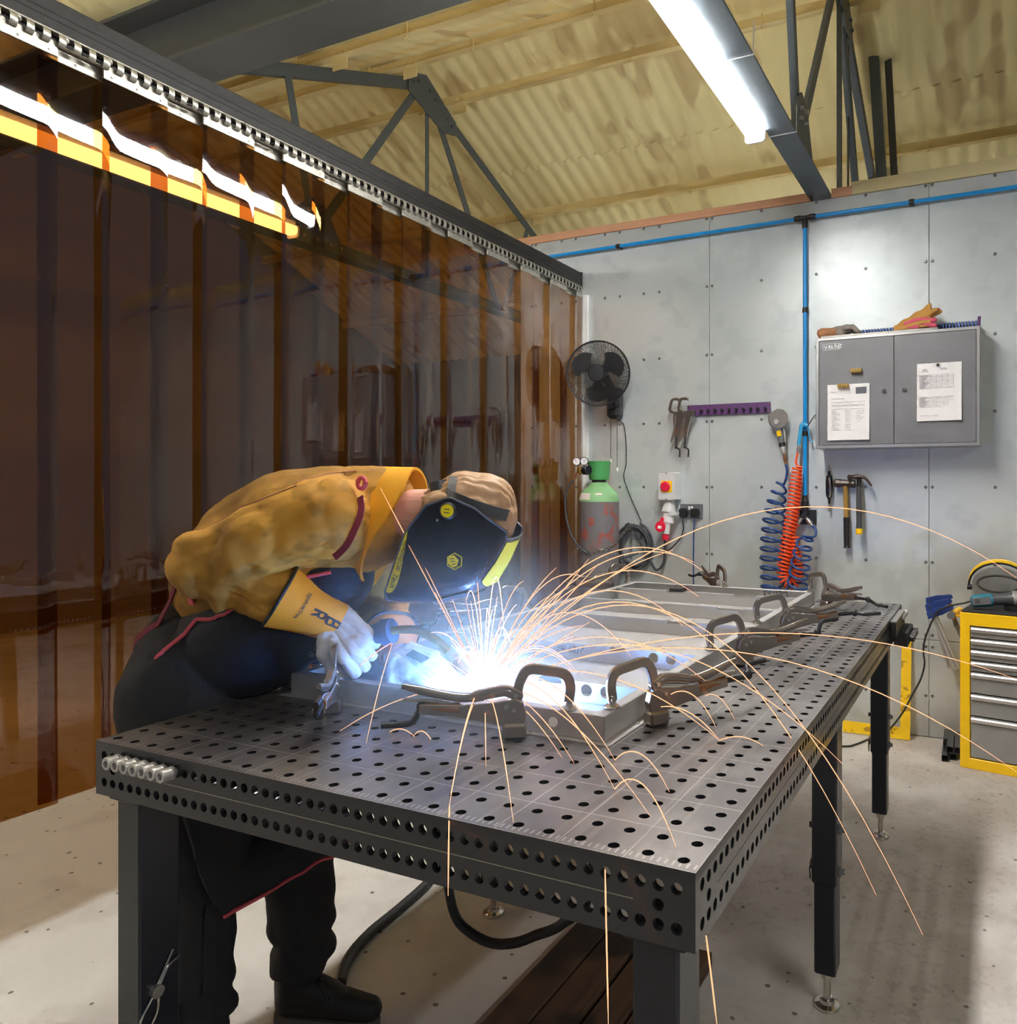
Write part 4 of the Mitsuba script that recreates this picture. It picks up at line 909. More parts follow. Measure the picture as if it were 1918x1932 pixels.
def sheet_of_paper(name_, lab, x0, x1, z0, z1, rows, n, tab=None):
    k = thing('paper_sheet', lab, 'paper')
    def f(u, v): return x0 + (x1 - x0) * u, YF - 0.003 - 0.006 * (1 - v) ** 2 * (0.5 + u), z0 + (z1 - z0) * v
    part(k, 'page', thicken(grid(f, 8, 10, True), 0.0016), 'm_paper', 30)
    M = FM(0, YF - 0.0058, 0); ms = []
    for z, a, b, h in rows: ms.append(mv(bx((a, z, 0), (b, z + h, 0.0004)), tr(0, -0.004 * ((z1 - z) / (z1 - z0)) ** 2, 0) @ M))
    part(k, 'printing', cat(*ms), 'm_print', False)
    if tab is not None: part(k, 'letterhead', tab, 'm_printdark', False)
    return k
rows = [(1.905, 0.72, 0.76, 0.002), (1.868, 0.725, 0.80, 0.002)]
for z in (1.848, 1.826): rows += [(z, 0.728, 0.905, 0.0016), (z - 0.015, 0.728, 0.905, 0.0016)]
for i in range(12):
    z = 1.80 - 0.0095 * i; rows += [(z, 0.728, 0.728 + 0.02 + 0.012 * (i % 3), 0.0022), (z, 0.80, 0.83, 0.0016), (z, 0.86, 0.905 - 0.006 * (i % 4), 0.0016)]
sheet_of_paper('left', 'printed form hung under a brass clip on the left cabinet door', 0.705, 0.930, 1.640, 1.948, rows, 1, mv(bx((0.858, 1.893, 0), (0.914, 1.928, 0.0006)), FM(0, YF - 0.0062, 0)))
rows = []
for z0_, z1_, n_ in ((1.90, 1.972, 9), (1.803, 1.855, 7)):
    for i in range(n_): z = z0_ + (z1_ - z0_) * i / (n_ - 1); rows += [(z, 1.185, 1.352, 0.0012)]
    for x in (1.185, 1.24, 1.268, 1.296, 1.324, 1.352)[:: (1 if n_ == 9 else 2)]: rows.append((z0_, x, x + 0.0012, z1_ - z0_))
    for i in range(n_ - 1): rows.append((z0_ + (z1_ - z0_) * (i + 0.35) / (n_ - 1), 1.19, 1.21 + 0.007 * (i % 4), 0.003))
rows += [(1.998, 1.20, 1.222, 0.005), (1.990, 1.195, 1.228, 0.003), (2.004, 1.285, 1.315, 0.002), (1.998, 1.285, 1.325, 0.002), (1.785, 1.30, 1.35, 0.002), (1.757, 1.187, 1.32, 0.0015)]
sheet_of_paper('right', 'printed table sheet held by a dark magnet on the right cabinet door', 1.172, 1.391, 1.730, 2.034, rows, 2)
for x, z, lab in ((0.862, 2.015, 'brass coloured magnetic clip alone on the left cabinet door'), (0.793, 1.936, 'brass coloured magnetic clip holding the printed form')):
    k = thing('magnetic_clip', lab, 'clip')
    part(k, 'jaw', bx((x - 0.030, YF - 0.028, z - 0.010), (x + 0.030, YF - 0.009 if z < 1.99 else YF, z + 0.012), 0.003), 'm_brass', 30)
    part(k, 'finger_plate', bx((x - 0.030, YF - 0.034, z - 0.004), (x + 0.026, YF - 0.028, z + 0.012), 0.001), 'm_brass', False)
    for q in (-0.014, 0, 0.014): part(k, 'hole', cyl((x + q, YF - 0.0345, z + 0.004), (x + q, YF - 0.0338, z + 0.004), 0.003, n=10), 'm_groove', 30)
solo('magnet', lathe([(0.0001, 0.012), (0.006, 0.012), (0.008, 0.008), (0.007, 0)], 16, FM(1.276, YF - 0.0045, 2.022)), 'm_black', 'small dark round magnet on the printed table sheet', 'magnet', smooth=35)

# things on the cabinet
ZC = Z1
solo('steel_bar', bx((0.665, 3.452, ZC + 0.0005), (1.275, 3.470, ZC + 0.012), 0.001), 'm_stainless', 'pale flat steel bar lying along the front edge of the cabinet top', 'bar', smooth=False)
tr_ = thing('blue_bin_rack', 'long blue ribbed plastic rack lying on top of the cabinet behind the gloves', 'rack')
part(tr_, 'base', bx((0.82, 3.55, ZC + 0.001), (1.462, 3.64, ZC + 0.018), 0.002), 'm_bluetray', False)
part(tr_, 'back', bx((0.82, 3.630, ZC + 0.018), (1.462, 3.64, ZC + 0.062), 0.002), 'm_toolgrey', False)
rib = mikit.ply(bx((-0.003, 3.552, ZC + 0.016), (0.003, 3.632, ZC + 0.050), 0.001), 'm_bluetray')
for i in range(40): copypart(tr_, 'rib', rib, tr(0.828 + i * 0.0161, 0, 0))
solo('round_file', tube([(1.468, 3.60, ZC + 0.008), (1.471, 3.46, ZC + 0.012), (1.474, 3.46, ZC + 0.05)], 0.008, 10), 'm_violet', 'short dark rod with a bent end at the right end of the cabinet top', 'rod', smooth=40)

def blob(parts_, refine=0.008, it=12):
    """A smooth closed surface round tapered capsules [(p, r, q, s), ...]."""
    M = None
    for p, r_, q, s in parts_:
        a = trimesh.creation.icosphere(2, r_).vertices + p; b = trimesh.creation.icosphere(2, s).vertices + q
        h = manifold3d.Manifold.hull_points(np.vstack([a, b]))
        M = h if M is None else M + h
    m = tm(M.refine_to_length(refine)); m.merge_vertices()
    v0 = m.vertices.copy(); trimesh.smoothing.filter_taubin(m, iterations=it)
    bad = ~(np.linalg.norm(m.vertices - v0, axis=1) < 0.02); m.vertices = np.where(bad[:, None], v0, m.vertices); return m
def crumple(m, amp, freq, seed):
    n_ = m.vertex_normals; m.vertices = m.vertices + n_ * (amp * (meshkit.fbm(m.vertices * freq + seed, 3, seed) - 0.5) * 2)[:, None]; return m
# grey glove, lying flat with its fingers to the right
gg = thing('work_glove', 'limp grey leather work glove on the left end of the cabinet top', 'glove')
zc = ZC + 0.030
part(gg, 'cuff', crumple(blob([(V(0.668, 3.50, ZC + 0.036), 0.032, V(0.74, 3.50, ZC + 0.036), 0.026), (V(0.668, 3.56, ZC + 0.034), 0.030, V(0.74, 3.54, ZC + 0.036), 0.026)], 0.007), 0.006, 30, 3), 'm_browncuff', 60, label='brown cuff')
part(gg, 'palm', crumple(blob([(V(0.73, 3.50, ZC + 0.040), 0.026, V(0.80, 3.51, ZC + 0.052), 0.026), (V(0.73, 3.54, ZC + 0.038), 0.026, V(0.80, 3.54, ZC + 0.05), 0.024)] +
     [(V(0.79, 3.49 + 0.022 * i, ZC + 0.054), 0.016, V(0.835, 3.485 + 0.024 * i, ZC + 0.058 - 0.004 * i), 0.014) for i in range(4)] + [(V(0.835, 3.485 + 0.024 * i, ZC + 0.058 - 0.004 * i), 0.014, V(0.862, 3.48 + 0.024 * i, ZC + 0.030), 0.012) for i in range(4)] +
     [(V(0.75, 3.49, ZC + 0.03), 0.015, V(0.78, 3.47, ZC + 0.018), 0.012)], 0.006), 0.005, 40, 5), 'm_greyglove', 60)
# tan glove pair, folded, pink lining showing at the cuff and the fingers
tg = thing('work_glove', 'folded tan leather welding glove with pink lining on the cabinet top', 'glove')
def fold(u, v):
    x = 1.052 + 0.185 * u; z = ZC + 0.012 + 0.030 * u + (0.040 + 0.075 * u) * np.sin(math.pi * np.clip(v, 0, 1)) ** 0.7 + 0.004 * np.sin(18 * u + 9 * v)
    return x, 3.462 + 0.13 * v, z
part(tg, 'cuff_upper', thicken(grid(fold, 24, 18), 0.004), 'm_tanglove', 60)
def fold2(u, v):
    x = 1.052 + 0.17 * u; return x, 3.460 + 0.11 * v, ZC + 0.012 + 0.036 * np.sin(math.pi * v) ** 0.8 + 0.006 * np.sin(11 * u) * np.sin(math.pi * v) + 0.01 * u
part(tg, 'cuff_lower', thicken(grid(fold2, 20, 14), 0.004), 'm_tanglove', 60)
part(tg, 'lining', (blob([(V(1.11, 3.475, ZC + 0.045), 0.010, V(1.16, 3.478, ZC + 0.062), 0.012), (V(1.16, 3.478, ZC + 0.062), 0.012, V(1.225, 3.482, ZC + 0.060), 0.016), (V(1.12, 3.472, ZC + 0.022), 0.010, V(1.17, 3.472, ZC + 0.024), 0.014)], 0.005)), 'm_pink', 60, label='pink lining')
for (x, y, z, dx, dz) in ((1.222, 3.475, 0.085, 0.055, 0.022), (1.228, 3.495, 0.075, 0.066, 0.026), (1.225, 3.480, 0.058, 0.045, -0.004), (1.215, 3.475, 0.036, 0.055, -0.012), (1.235, 3.50, 0.10, 0.05, 0.01)):
    part(tg, 'finger', tube(spline([(x - 0.03, y + 0.01, ZC + z - 0.005), (x, y, ZC + z), (x + dx * 0.6, y - 0.004, ZC + z + dz * 0.8), (x + dx, y - 0.005, ZC + z + dz)], 5), [0.013] * 12 + [0.012, 0.011, 0.009, 0.004], 10), 'm_pink' if dz < 0.02 else 'm_tanglove', 60)

# die grinder and hammers under the cabinet
dg = thing('die_grinder', 'slim black and chrome air die grinder hanging under the cabinet', 'die grinder')
part(dg, 'body', lathe([(0.0001, 1.285), (0.006, 1.285), (0.008, 1.31), (0.016, 1.33), (0.020, 1.36), (0.020, 1.42), (0.016, 1.45), (0.009, 1.455), (0.009, 1.475), (0.0001, 1.475)], 24, tr(0.680, 3.62, 0)), 'm_blackgloss', 40)
part(dg, 'lever', tube(spline([(0.684, 3.596, 1.435), (0.690, 3.592, 1.40), (0.692, 3.592, 1.35), (0.686, 3.598, 1.325)], 5), 0.006, 10), 'm_chrome', 40)
part(dg, 'collet', lathe([(0.0001, 1.47), (0.006, 1.47), (0.0065, 1.50), (0.004, 1.502), (0.004, 1.512), (0.0001, 1.512)], 14, tr(0.680, 3.62, 0)), 'm_chrome', 35)
part(dg, 'air_inlet', lathe([(0.0001, 1.24), (0.004, 1.24), (0.006, 1.25), (0.006, 1.29), (0.0001, 1.29)], 14, tr(0.680, 3.62, 0)), 'm_steel', 35)
part(dg, 'wall_hook', cyl((0.680, 3.62, 1.49), (0.680, WY, 1.49), 0.004), 'm_steel')
sh = thing('sledge_hammer', 'short sledge hammer with a yellow and black handle hung on the wall', 'hammer')
part(sh, 'head', tube([(0.712, 3.615, 1.405), (0.718, 3.615, 1.405), (0.745, 3.615, 1.404), (0.755, 3.615, 1.404), (0.795, 3.615, 1.403), (0.805, 3.615, 1.403), (0.822, 3.615, 1.402), (0.828, 3.615, 1.402)], [0.021, 0.024, 0.024, 0.020, 0.020, 0.024, 0.024, 0.021], 8), 'm_hammerhead', 25)
hd = lambda x0, z0, x1, z1, r0, r1, n=6: tube([V(x0, 3.615, z0) + (V(x1, 3.615, z1) - V(x0, 3.615, z0)) * t for t in np.linspace(0, 1, n)], np.linspace(r0, r1, n), 14)
part(sh, 'handle', hd(0.772, 1.40, 0.778, 1.21, 0.013, 0.014), 'm_handleyellow', 40, label='yellow brown handle')
part(sh, 'grip', tube([(0.778 + 0.003 * t, 3.615, 1.21 - 0.175 * t) for t in np.linspace(0, 1, 36)], [0.0165 + 0.001 * (i % 2) + 0.003 * (i > 33) for i in range(36)], 14), 'm_black', 40, label='black ribbed grip')
part(sh, 'wall_hook', cyl((0.76, 3.63, 1.425), (0.76, WY, 1.425), 0.004), 'm_steel')
cl_ = thing('claw_hammer', 'claw hammer with a dark grip and yellow butt hung on the wall', 'hammer')
part(cl_, 'head', cat(tube([(0.790, 3.585, 1.436), (0.796, 3.585, 1.437), (0.808, 3.585, 1.438), (0.812, 3.585, 1.439), (0.83, 3.585, 1.440)], [0.012, 0.0155, 0.0155, 0.010, 0.013], 14),
     *[tube(spline([(0.83, 3.585 + 0.003 * s, 1.438), (0.86, 3.585 + 0.007 * s, 1.442), (0.89, 3.585 + 0.010 * s, 1.428), (0.921, 3.585 + 0.013 * s, 1.388)], 5), np.linspace(0.013, 0.004, 16), 8) for s in (-1, 1)]), 'm_hammerhead', 35)
part(cl_, 'shaft', hd(0.848, 1.44, 0.851, 1.38, 0.015, 0.012), 'm_hammerhead', 40)
part(cl_, 'grip', tube([(0.851 + 0.003 * t, 3.585, 1.385 - 0.26 * t) for t in np.linspace(0, 1, 9)], [0.012, 0.013, 0.014, 0.015, 0.0165, 0.0155, 0.015, 0.017, 0.019], 14), 'm_helmetgrey', 40)
part(cl_, 'butt', tube([(0.8535, 3.585, 1.150), (0.854, 3.585, 1.123), (0.854, 3.585, 1.116)], [0.0178, 0.0196, 0.015], 14), 'm_yellow', 35, label='yellow butt')
part(cl_, 'wall_hook', cyl((0.835, 3.59, 1.45), (0.835, WY, 1.455), 0.004), 'm_steel')

# ------------------------------------------------------------------ right hand corner: tool chest and what is on and beside it
tc = thing('tool_chest', 'yellow steel tool chest with grey drawers at the right edge', 'tool chest')
MC = rotz(-0.157, (1.389, 3.245, 0.0))
CW, CD, CH = 0.72, 0.36, 0.765
B = lambda lo, hi, b=0.0: mv(bx(lo, hi, b), MC)
part(tc, 'carcass', B((0, 0.012, 0.02), (CW, CD, CH), 0.004), 'm_yellow', False)
for lo, hi in (((0, 0, 0.0), (0.046, 0.014, CH)), ((CW - 0.046, 0, 0.0), (CW, 0.014, CH)), ((0, 0, CH - 0.062), (CW, 0.014, CH)), ((0, 0, 0.0), (CW, 0.014, 0.052))):
    part(tc, 'front_frame', B(lo, hi, 0.003), 'm_yellow', False)
part(tc, 'drawer_gap_shade', B((0.047, 0.0105, 0.053), (CW - 0.047, 0.0118, CH - 0.063)), 'm_groove', False)  # dark sheet standing for the shade in the gaps between drawers
part(tc, 'top_mat', B((0.006, 0.006, CH), (CW - 0.006, CD, CH + 0.012), 0.003), 'm_blacksoft', False)
zs = [0.700, 0.643, 0.588, 0.533, 0.478, 0.371, 0.260, 0.054]
for a, b in zip(zs[:-1], zs[1:]):
    d_ = part(tc, 'drawer', B((0.050, 0.002, b + 0.004), (CW - 0.050, 0.014, a - 0.003), 0.002), 'm_chestgrey', False)
    part(d_, 'handle_rail', mv(ext(Polygon([(0, 0), (-0.012, -0.002), (-0.016, -0.009), (-0.013, -0.024), (-0.008, -0.025), (-0.008, -0.012), (0, -0.008)]), CW - 0.104, frame((0, 0, 0), (0, 1, 0), (1, 0, 0))), MC @ tr(0.052, 0.004, a - 0.004)), 'm_alu', 35)
hs = part(tc, 'side_handle', mv(cat(tube([(0.0, 0.12, 0.72), (-0.05, 0.10, 0.735), (-0.055, 0.10, 0.735)], 0.006, 8), tube([(0.0, 0.25, 0.66), (-0.055, 0.25, 0.735)], 0.006, 8)), MC), 'm_yellow', 40)
part(hs, 'grip', mv(tube([(-0.055, 0.08, 0.735), (-0.055, 0.27, 0.735)], 0.017, 16), MC), 'm_yellow', 35)
part(hs, 'end_cap', mv(tube([(-0.055, 0.055, 0.735), (-0.055, 0.082, 0.735)], 0.0185, 16), MC), 'm_toolgrey', 35)
part(tc, 'top_rail', mv(tube([(0.03, 0.3, CH), (0.03, 0.30, CH + 0.05), (0.10, 0.30, CH + 0.05), (0.10, 0.30, CH)], 0.007, 8), MC), 'm_yellow', 35)
# angle grinder
ag = thing('angle_grinder', 'teal and grey angle grinder lying on the yellow tool chest', 'angle grinder')
g0, g1 = V(1.437, 3.30, 0.815), V(1.70, 3.33, 0.845); d = unit(g1 - g0); up_ = V(0, 0, 1)
at = lambda t, z=0.0, y=0.0: g0 + d * t + V(0, y, z)
part(ag, 'rear_housing', tube([at(0.0), at(0.008), at(0.06), at(0.10)], [0.020, 0.030, 0.033, 0.031], 20), 'm_teal', 40)
part(ag, 'side_panel', mv(bx((0.0, -0.018, 0), (0.085, 0.018, 0.004), 0.0015), frame(at(0.008, 0, -0.031), d, (0, -1, 0.1))), 'm_toolgrey', False)
part(ag, 'lettering', text('TOOLS', 0.009, frame(at(0.045, 0.0, -0.0355), d, (0, -1, 0.1))), 'm_white', False) if False else None
part(ag, 'motor_housing', tube([at(0.10), at(0.105), at(0.165), at(0.19)], [0.026, 0.027, 0.030, 0.036], 20), 'm_helmetgrey', 40)
part(ag, 'gear_head', tube([at(0.19), at(0.195), at(0.23), at(0.25)], [0.036, 0.038, 0.034, 0.02], 20), 'm_plate', 35)
part(ag, 'guard', tube([at(0.20, -0.035), at(0.20, -0.062)], [0.045, 0.045], 28), 'm_black', 35)
for i in range(4): part(ag, 'vent_slot', mv(bx((0.012, -0.010 + 0.006 * i, 0.0040), (0.034, -0.007 + 0.006 * i, 0.0046)), frame(at(0.008, 0, -0.031), d, (0, -1, 0.1))), 'm_groove', False)
cordp = [at(0.0), (1.400, 3.30, 0.802), (1.335, 3.32, 0.780), (1.279, 3.34, 0.742), (1.238, 3.35, 0.657), (1.213, 3.36, 0.573), (1.210, 3.38, 0.515), (1.213, 3.40, 0.455), (1.192, 3.43, 0.372), (1.155, 3.47, 0.29), (1.09, 3.51, 0.155), (1.02, 3.55, 0.05), (0.967, 3.56, 0.007), (0.925, 3.477, 0.006), (0.873, 3.358, 0.006), (0.827, 3.299, 0.006), (0.68, 3.26, 0.006), (0.4, 3.30, 0.006)]
part(ag, 'power_cord', tube(spline(cordp, 8), 0.0048, 8), 'm_cable', 50)
# face shield
fs = thing('face_shield', 'clear face shield with a yellow brow guard standing on the tool chest', 'face shield')
SC = V(1.565, 3.43, 0.86); SR = 0.135
ang = np.linspace(-2.75, -0.35, 40)
def visor(u, v):
    a = 0.0 + math.pi * u; h = 1 - v
    return SC[0] - (SR - 0.006 - 0.02 * v) * np.cos(a), SC[1] - 0.03 - 0.055 * np.sin(a) - 0.02 * v, SC[2] - 0.075 + (0.075 + 0.125 * np.sin(a) ** 0.8) * (1 - v) 
part(fs, 'visor', grid(visor, 26, 12), 'm_visor', True, label='clear curved visor')
arc = [(SC[0] - SR * math.cos(a), SC[1] - 0.02 - 0.045 * math.sin(a), SC[2] + 0.012 + 0.125 * math.sin(a) ** 0.9) for a in np.linspace(0.02, math.pi - 0.02, 30)]
def strip_of(path, w0, t, up=(0, 0.25, 1)):
    P = np.asarray(path); d = np.gradient(P, axis=0); d /= np.linalg.norm(d, axis=1, keepdims=True)
    n_ = np.cross(d, (0, -1, 0)); n_ /= np.linalg.norm(n_, axis=1, keepdims=True)
    n_ = np.where(((P - SC) * n_).sum(1, keepdims=True) < 0, -n_, n_)
    c = [P, P + n_ * t, P + n_ * t + V(0, w0, 0), P + V(0, w0, 0)]
    v = np.stack(c, 1).reshape(-1, 3); f = []
    for i in range(len(P) - 1):
        for j in range(4): a0, b0 = 4 * i + j, 4 * i + (j + 1) % 4; f += [[a0, b0, b0 + 4], [a0, b0 + 4, a0 + 4]]
    e = 4 * (len(P) - 1); f += [[0, 2, 1], [0, 3, 2], [e, e + 1, e + 2], [e, e + 2, e + 3]]
    m = trimesh.Trimesh(v, f, process=False); trimesh.repair.fix_normals(m); return m
part(fs, 'brow_guard', strip_of(np.array(arc) + V(0, 0, 0.010), 0.09, 0.010), 'm_yellow', 40, label='yellow brow guard')
part(fs, 'visor_frame', strip_of(arc, 0.02, 0.010), 'm_black', 40)
part(fs, 'knob', cyl((SC[0] - SR - 0.012, SC[1] - 0.02, SC[2] + 0.012), (SC[0] - SR + 0.012, SC[1] - 0.02, SC[2] + 0.012), 0.013, n=14), 'm_black', 35)
part(fs, 'headband', tube([(SC[0] - 0.10 * math.cos(a), SC[1] + 0.02 + 0.11 * math.sin(a), SC[2] + 0.03 + 0.03 * math.sin(a)) for a in np.linspace(0, 2 * math.pi, 30)], 0.006, 8, False), 'm_toolgrey', 40)
for s in (-1, 1): part(fs, 'rest_foot', bx((SC[0] + s * 0.11 - 0.01, SC[1] - 0.06, CH + 0.0125), (SC[0] + s * 0.11 + 0.01, SC[1] - 0.05, SC[2] - 0.06), 0.003), 'm_visor', False)
# bar clamps hooked on the chest's handle
def bar_clamp(p, q, label, yoff, jaw=True):
    k = thing('bar_clamp', label, 'clamp', 'bar clamps beside the tool chest')
    p, q = V(*p), V(*q); d = unit(q - p); L = np.linalg.norm(q - p); s = unit(np.cross((0, -1, 0), d)); s = s if s[0] > 0 else -s
    M = np.eye(4); M[:3, 0], M[:3, 1], M[:3, 3] = d, s, p; M[:3, 2] = np.cross(d, s)
    part(k, 'bar', mv(bx((0, -0.014, -0.005), (L, 0.014, 0.005), 0.001), M), 'm_alu', False)
    part(k, 'groove', mv(bx((0.06, -0.004, -0.0056), (L - 0.01, 0.004, 0.0056)), M), 'm_steel', False)
    j = part(k, 'jaw', mv(ext(Polygon([(0.000, -0.024), (0.032, -0.028), (0.032, 0.05), (0.020, 0.105), (0.004, 0.10), (-0.004, 0.03)]).buffer(0.002), 0.026, tr(0, 0, -0.013)), M), 'm_blueclamp', 30, label='dark blue cast jaw')
    part(j, 'rivet', mv(cyl((0.014, -0.006, -0.016), (0.014, -0.006, 0.016), 0.005, n=12), M), 'm_chrome', 35)
    part(k, 'screw', mv(cat(cyl((0.0, 0.085, 0), (0.10, 0.085, 0), 0.006, n=10), cyl((0.0, 0.085, 0), (0.012, 0.085, 0), 0.011, n=12)), M), 'm_copper', 35)
    part(k, 'spindle_handle', mv(cyl((0.08, 0.085, 0), (0.17, 0.085, 0), 0.011, n=14), M), 'm_toolgrey', 35)
bar_clamp((1.250, 3.36, 0.745), (1.372, 3.36, 0.455), 'blue jawed bar clamp hooked beside the yellow tool chest, nearest and lowest of three', 0)
bar_clamp((1.240, 3.41, 0.775), (1.350, 3.41, 0.475), 'blue jawed bar clamp hooked beside the yellow tool chest, middle of three', 0)
bar_clamp((1.240, 3.46, 0.800), (1.332, 3.46, 0.435), 'blue jawed bar clamp hooked beside the yellow tool chest, rearmost of three', 0)
# steel square leaning on the wall
sq = thing('steel_square', 'yellow painted steel set square standing against the wall', 'set square')
sq_poly = Polygon([(0.0, 0.0), (0.36, 0.0), (0.36, 0.62), (0.308, 0.62), (0.308, 0.062), (0.0, 0.062)])
aq = math.atan2(0.10, 0.61)
MS = np.eye(4); MS[:3, 0] = (1, 0, 0); MS[:3, 1] = (0, math.sin(aq), math.cos(aq)); MS[:3, 2] = np.cross(MS[:3, 0], MS[:3, 1]); MS[:3, 3] = (0.768, 3.555, 0.003)
part(sq, 'blade', ext(sq_poly, 0.008, MS), 'm_yellowrust', False)
# square steel tubes on the floor
def sq_tube(x, y, z, L, a, label, lift=0.0):
    o = rect(-0.0165, -0.0165, 0.0165, 0.0165, 0.003).difference(rect(-0.0140, -0.0140, 0.0140, 0.0140, 0.002))
    M = frame((x, y, z + 0.0170), (math.cos(a), -math.sin(a), 0), (0, 0, 0)) if False else None
    d = unit(V(math.sin(a), math.cos(a), lift)); M = np.eye(4); M[:3, 2] = d; M[:3, 0] = unit(np.cross((0, 0, 1), -d)); M[:3, 1] = np.cross(d, M[:3, 0]); M[:3, 3] = (x, y, z + 0.0170)
    solo('square_tube', ext(o, L, M), 'm_tableside', label, 'tube', 'square steel tube offcuts by the tool chest', smooth=False)
for x, y, z, L, lab in ((1.318, 3.290, 0.0, 0.33, 'short square steel tube on the floor, leftmost of the bottom layer'), (1.355, 3.330, 0.0, 0.30, 'short square steel tube on the floor, middle of the bottom layer'), (1.373, 3.225, 0.0, 0.022, ''),
                       (1.340, 3.325, 0.0345, 0.29, 'short square steel tube on the second layer beside the tool chest, left one'), (1.3755, 3.330, 0.0345, 0.27, 'short square steel tube on the second layer touching the tool chest'), (1.318, 3.45, 0.0345, 0.17, 'shortest square steel tube lying on the leftmost one by the tool chest')):
    if lab: sq_tube(x, y, z, L, -0.02, lab)

# ------------------------------------------------------------------ under the table: planks and hoses on the floor
for i, (x0, x1, y0, y1, z) in enumerate(((0.37, 0.475, 0.35, 1.22, 0.045), (0.482, 0.585, 0.33, 1.24, 0.045), (0.60, 0.69, 0.32, 1.22, 0.045), (0.70, 0.80, 0.33, 1.22, 0.045))):
    solo('wooden_plank', bx((x0, y0, 0.0), (x1, y1, z), 0.003), 'm_wood', 'dark worn wooden plank on the floor under the table, ' + ('leftmost', 'second from left', 'third from left', 'rightmost')[i] + ' of four', 'plank', 'wooden planks under the table', smooth=False)
solo('floor_hose', tube(spline([(-0.33, 1.60, 0.016), (-0.28, 1.35, 0.016), (-0.239, 1.225, 0.016), (-0.215, 1.05, 0.016), (-0.204, 0.926, 0.016), (-0.180, 0.83, 0.016), (-0.142, 0.752, 0.016), (-0.10, 0.70, 0.016)], 8), 0.0155, 12), 'm_cable', 'thick black hose lying on the floor behind the welder shoe', 'hose', smooth=50)
solo('hanging_cable', tube(spline([(0.19, 0.60, 0.825), (0.215, 0.72, 0.55), (0.228, 0.75, 0.334), (0.254, 0.75, 0.256), (0.305, 0.75, 0.225), (0.371, 0.75, 0.216), (0.44, 0.75, 0.235), (0.498, 0.75, 0.267), (0.582, 0.74, 0.322), (0.68, 0.70, 0.45), (0.72, 0.66, 0.825)], 8), 0.0125, 12), 'm_cable', 'thick black cable sagging in a loop under the table', 'cable', smooth=50)

# ------------------------------------------------------------------ the welder, bent over the work
def capsules(chain): return [(V(*a), r, V(*b), s) for (a, r), (b, s) in zip(chain[:-1], chain[1:])]
TH = math.radians(21)
HD = V(math.cos(TH), math.sin(TH), 0); RT = V(math.sin(TH), -math.cos(TH), 0)
PEL, WST, MID, CHS, UPB, NCK = V(-0.180, 0.338, 1.00), V(-0.110, 0.366, 1.155), V(-0.045, 0.39, 1.205), V(0.06, 0.425, 1.265), V(0.165, 0.465, 1.305), V(0.255, 0.505, 1.355)
RSH, REL, RWR = V(0.225, 0.335, 1.325), V(0.035, 0.205, 1.225), V(0.196, 0.388, 1.088)
LSH, LEL, LWR = V(0.14, 0.625, 1.315), V(0.085, 0.655, 1.075), V(0.250, 0.535, 0.990)
RHP, RKN, RAN = V(-0.145, 0.250, 0.93), V(-0.100, 0.285, 0.50), V(-0.140, 0.305, 0.10)
LHP, LKN, LAN = V(-0.215, 0.425, 0.93), V(-0.060, 0.515, 0.50), V(-0.100, 0.570, 0.10)
HC = V(0.452, 0.530, 1.330)

def hand_caps(w, d, n, curls, s=1.0, thumb=0.6, spread=0.10, f=1.0):
    """Palm and five fingers as capsules: w wrist, d along the hand, n palm side; curls: bend in radians of the three joints of each finger."""
    d = unit(d); n = unit(n - d * np.dot(n, d)); k = np.cross(n, d)            # k: towards the index finger
    out = []
    for i, (off, reach, lens) in enumerate(((0.033, 0.088, (0.043, 0.026, 0.021)), (0.011, 0.092, (0.047, 0.030, 0.022)), (-0.011, 0.088, (0.043, 0.028, 0.021)), (-0.032, 0.079, (0.034, 0.021, 0.019)))):
        kn = w + d * reach * s + k * off * s
        out.append((w + k * off * 0.55 * s, 0.021 * s * f, kn, 0.0145 * s * f))
        a, p = 0.0, kn; r = 0.0118 * s * f
        for L, c in zip(lens, curls[i]):
            a += c; q = p + (d * math.cos(a) + n * math.sin(a) + k * spread * (1.5 - i) * 0.6 * math.cos(a)) * L * s
            out.append((p, r, q, r * 0.93)); r *= 0.93; p = q
    b = w + d * 0.022 * s + k * 0.026 * s
    t1 = b + unit(d * 0.55 + k * 0.75 + n * 0.35) * 0.042 * s; t2 = t1 + unit(d * (1 - thumb * 0.4) + n * thumb + k * 0.15) * 0.033 * s; t3 = t2 + unit(d * (1 - thumb * 0.5) + n * thumb * 1.3 - k * 0.12) * 0.027 * s
    out += [(b, 0.021 * s * f, t1, 0.0145 * s * f), (t1, 0.0145 * s * f, t2, 0.0125 * s * f), (t2, 0.0125 * s * f, t3, 0.0115 * s * f)]
    return out
# right hand: a fist round the torch handle; left hand: laid flat, pointing at the weld
RH = dict(w=RWR + V(0.006, -0.004, 0.004), d=V(0.62, 0.02, -0.52), n=V(-0.35, 0.72, -0.55), curls=((0.75, 1.15, 0.7), (0.95, 1.2, 0.8), (1.05, 1.2, 0.8), (1.1, 1.2, 0.8)))
LH = dict(w=LWR + V(0.012, -0.004, -0.003), d=V(0.195, -0.040, -0.030), n=V(-0.1, 0.45, -0.9), curls=((0.15, 0.25, 0.2), (0.22, 0.3, 0.25), (0.30, 0.3, 0.25), (0.42, 0.35, 0.3)))

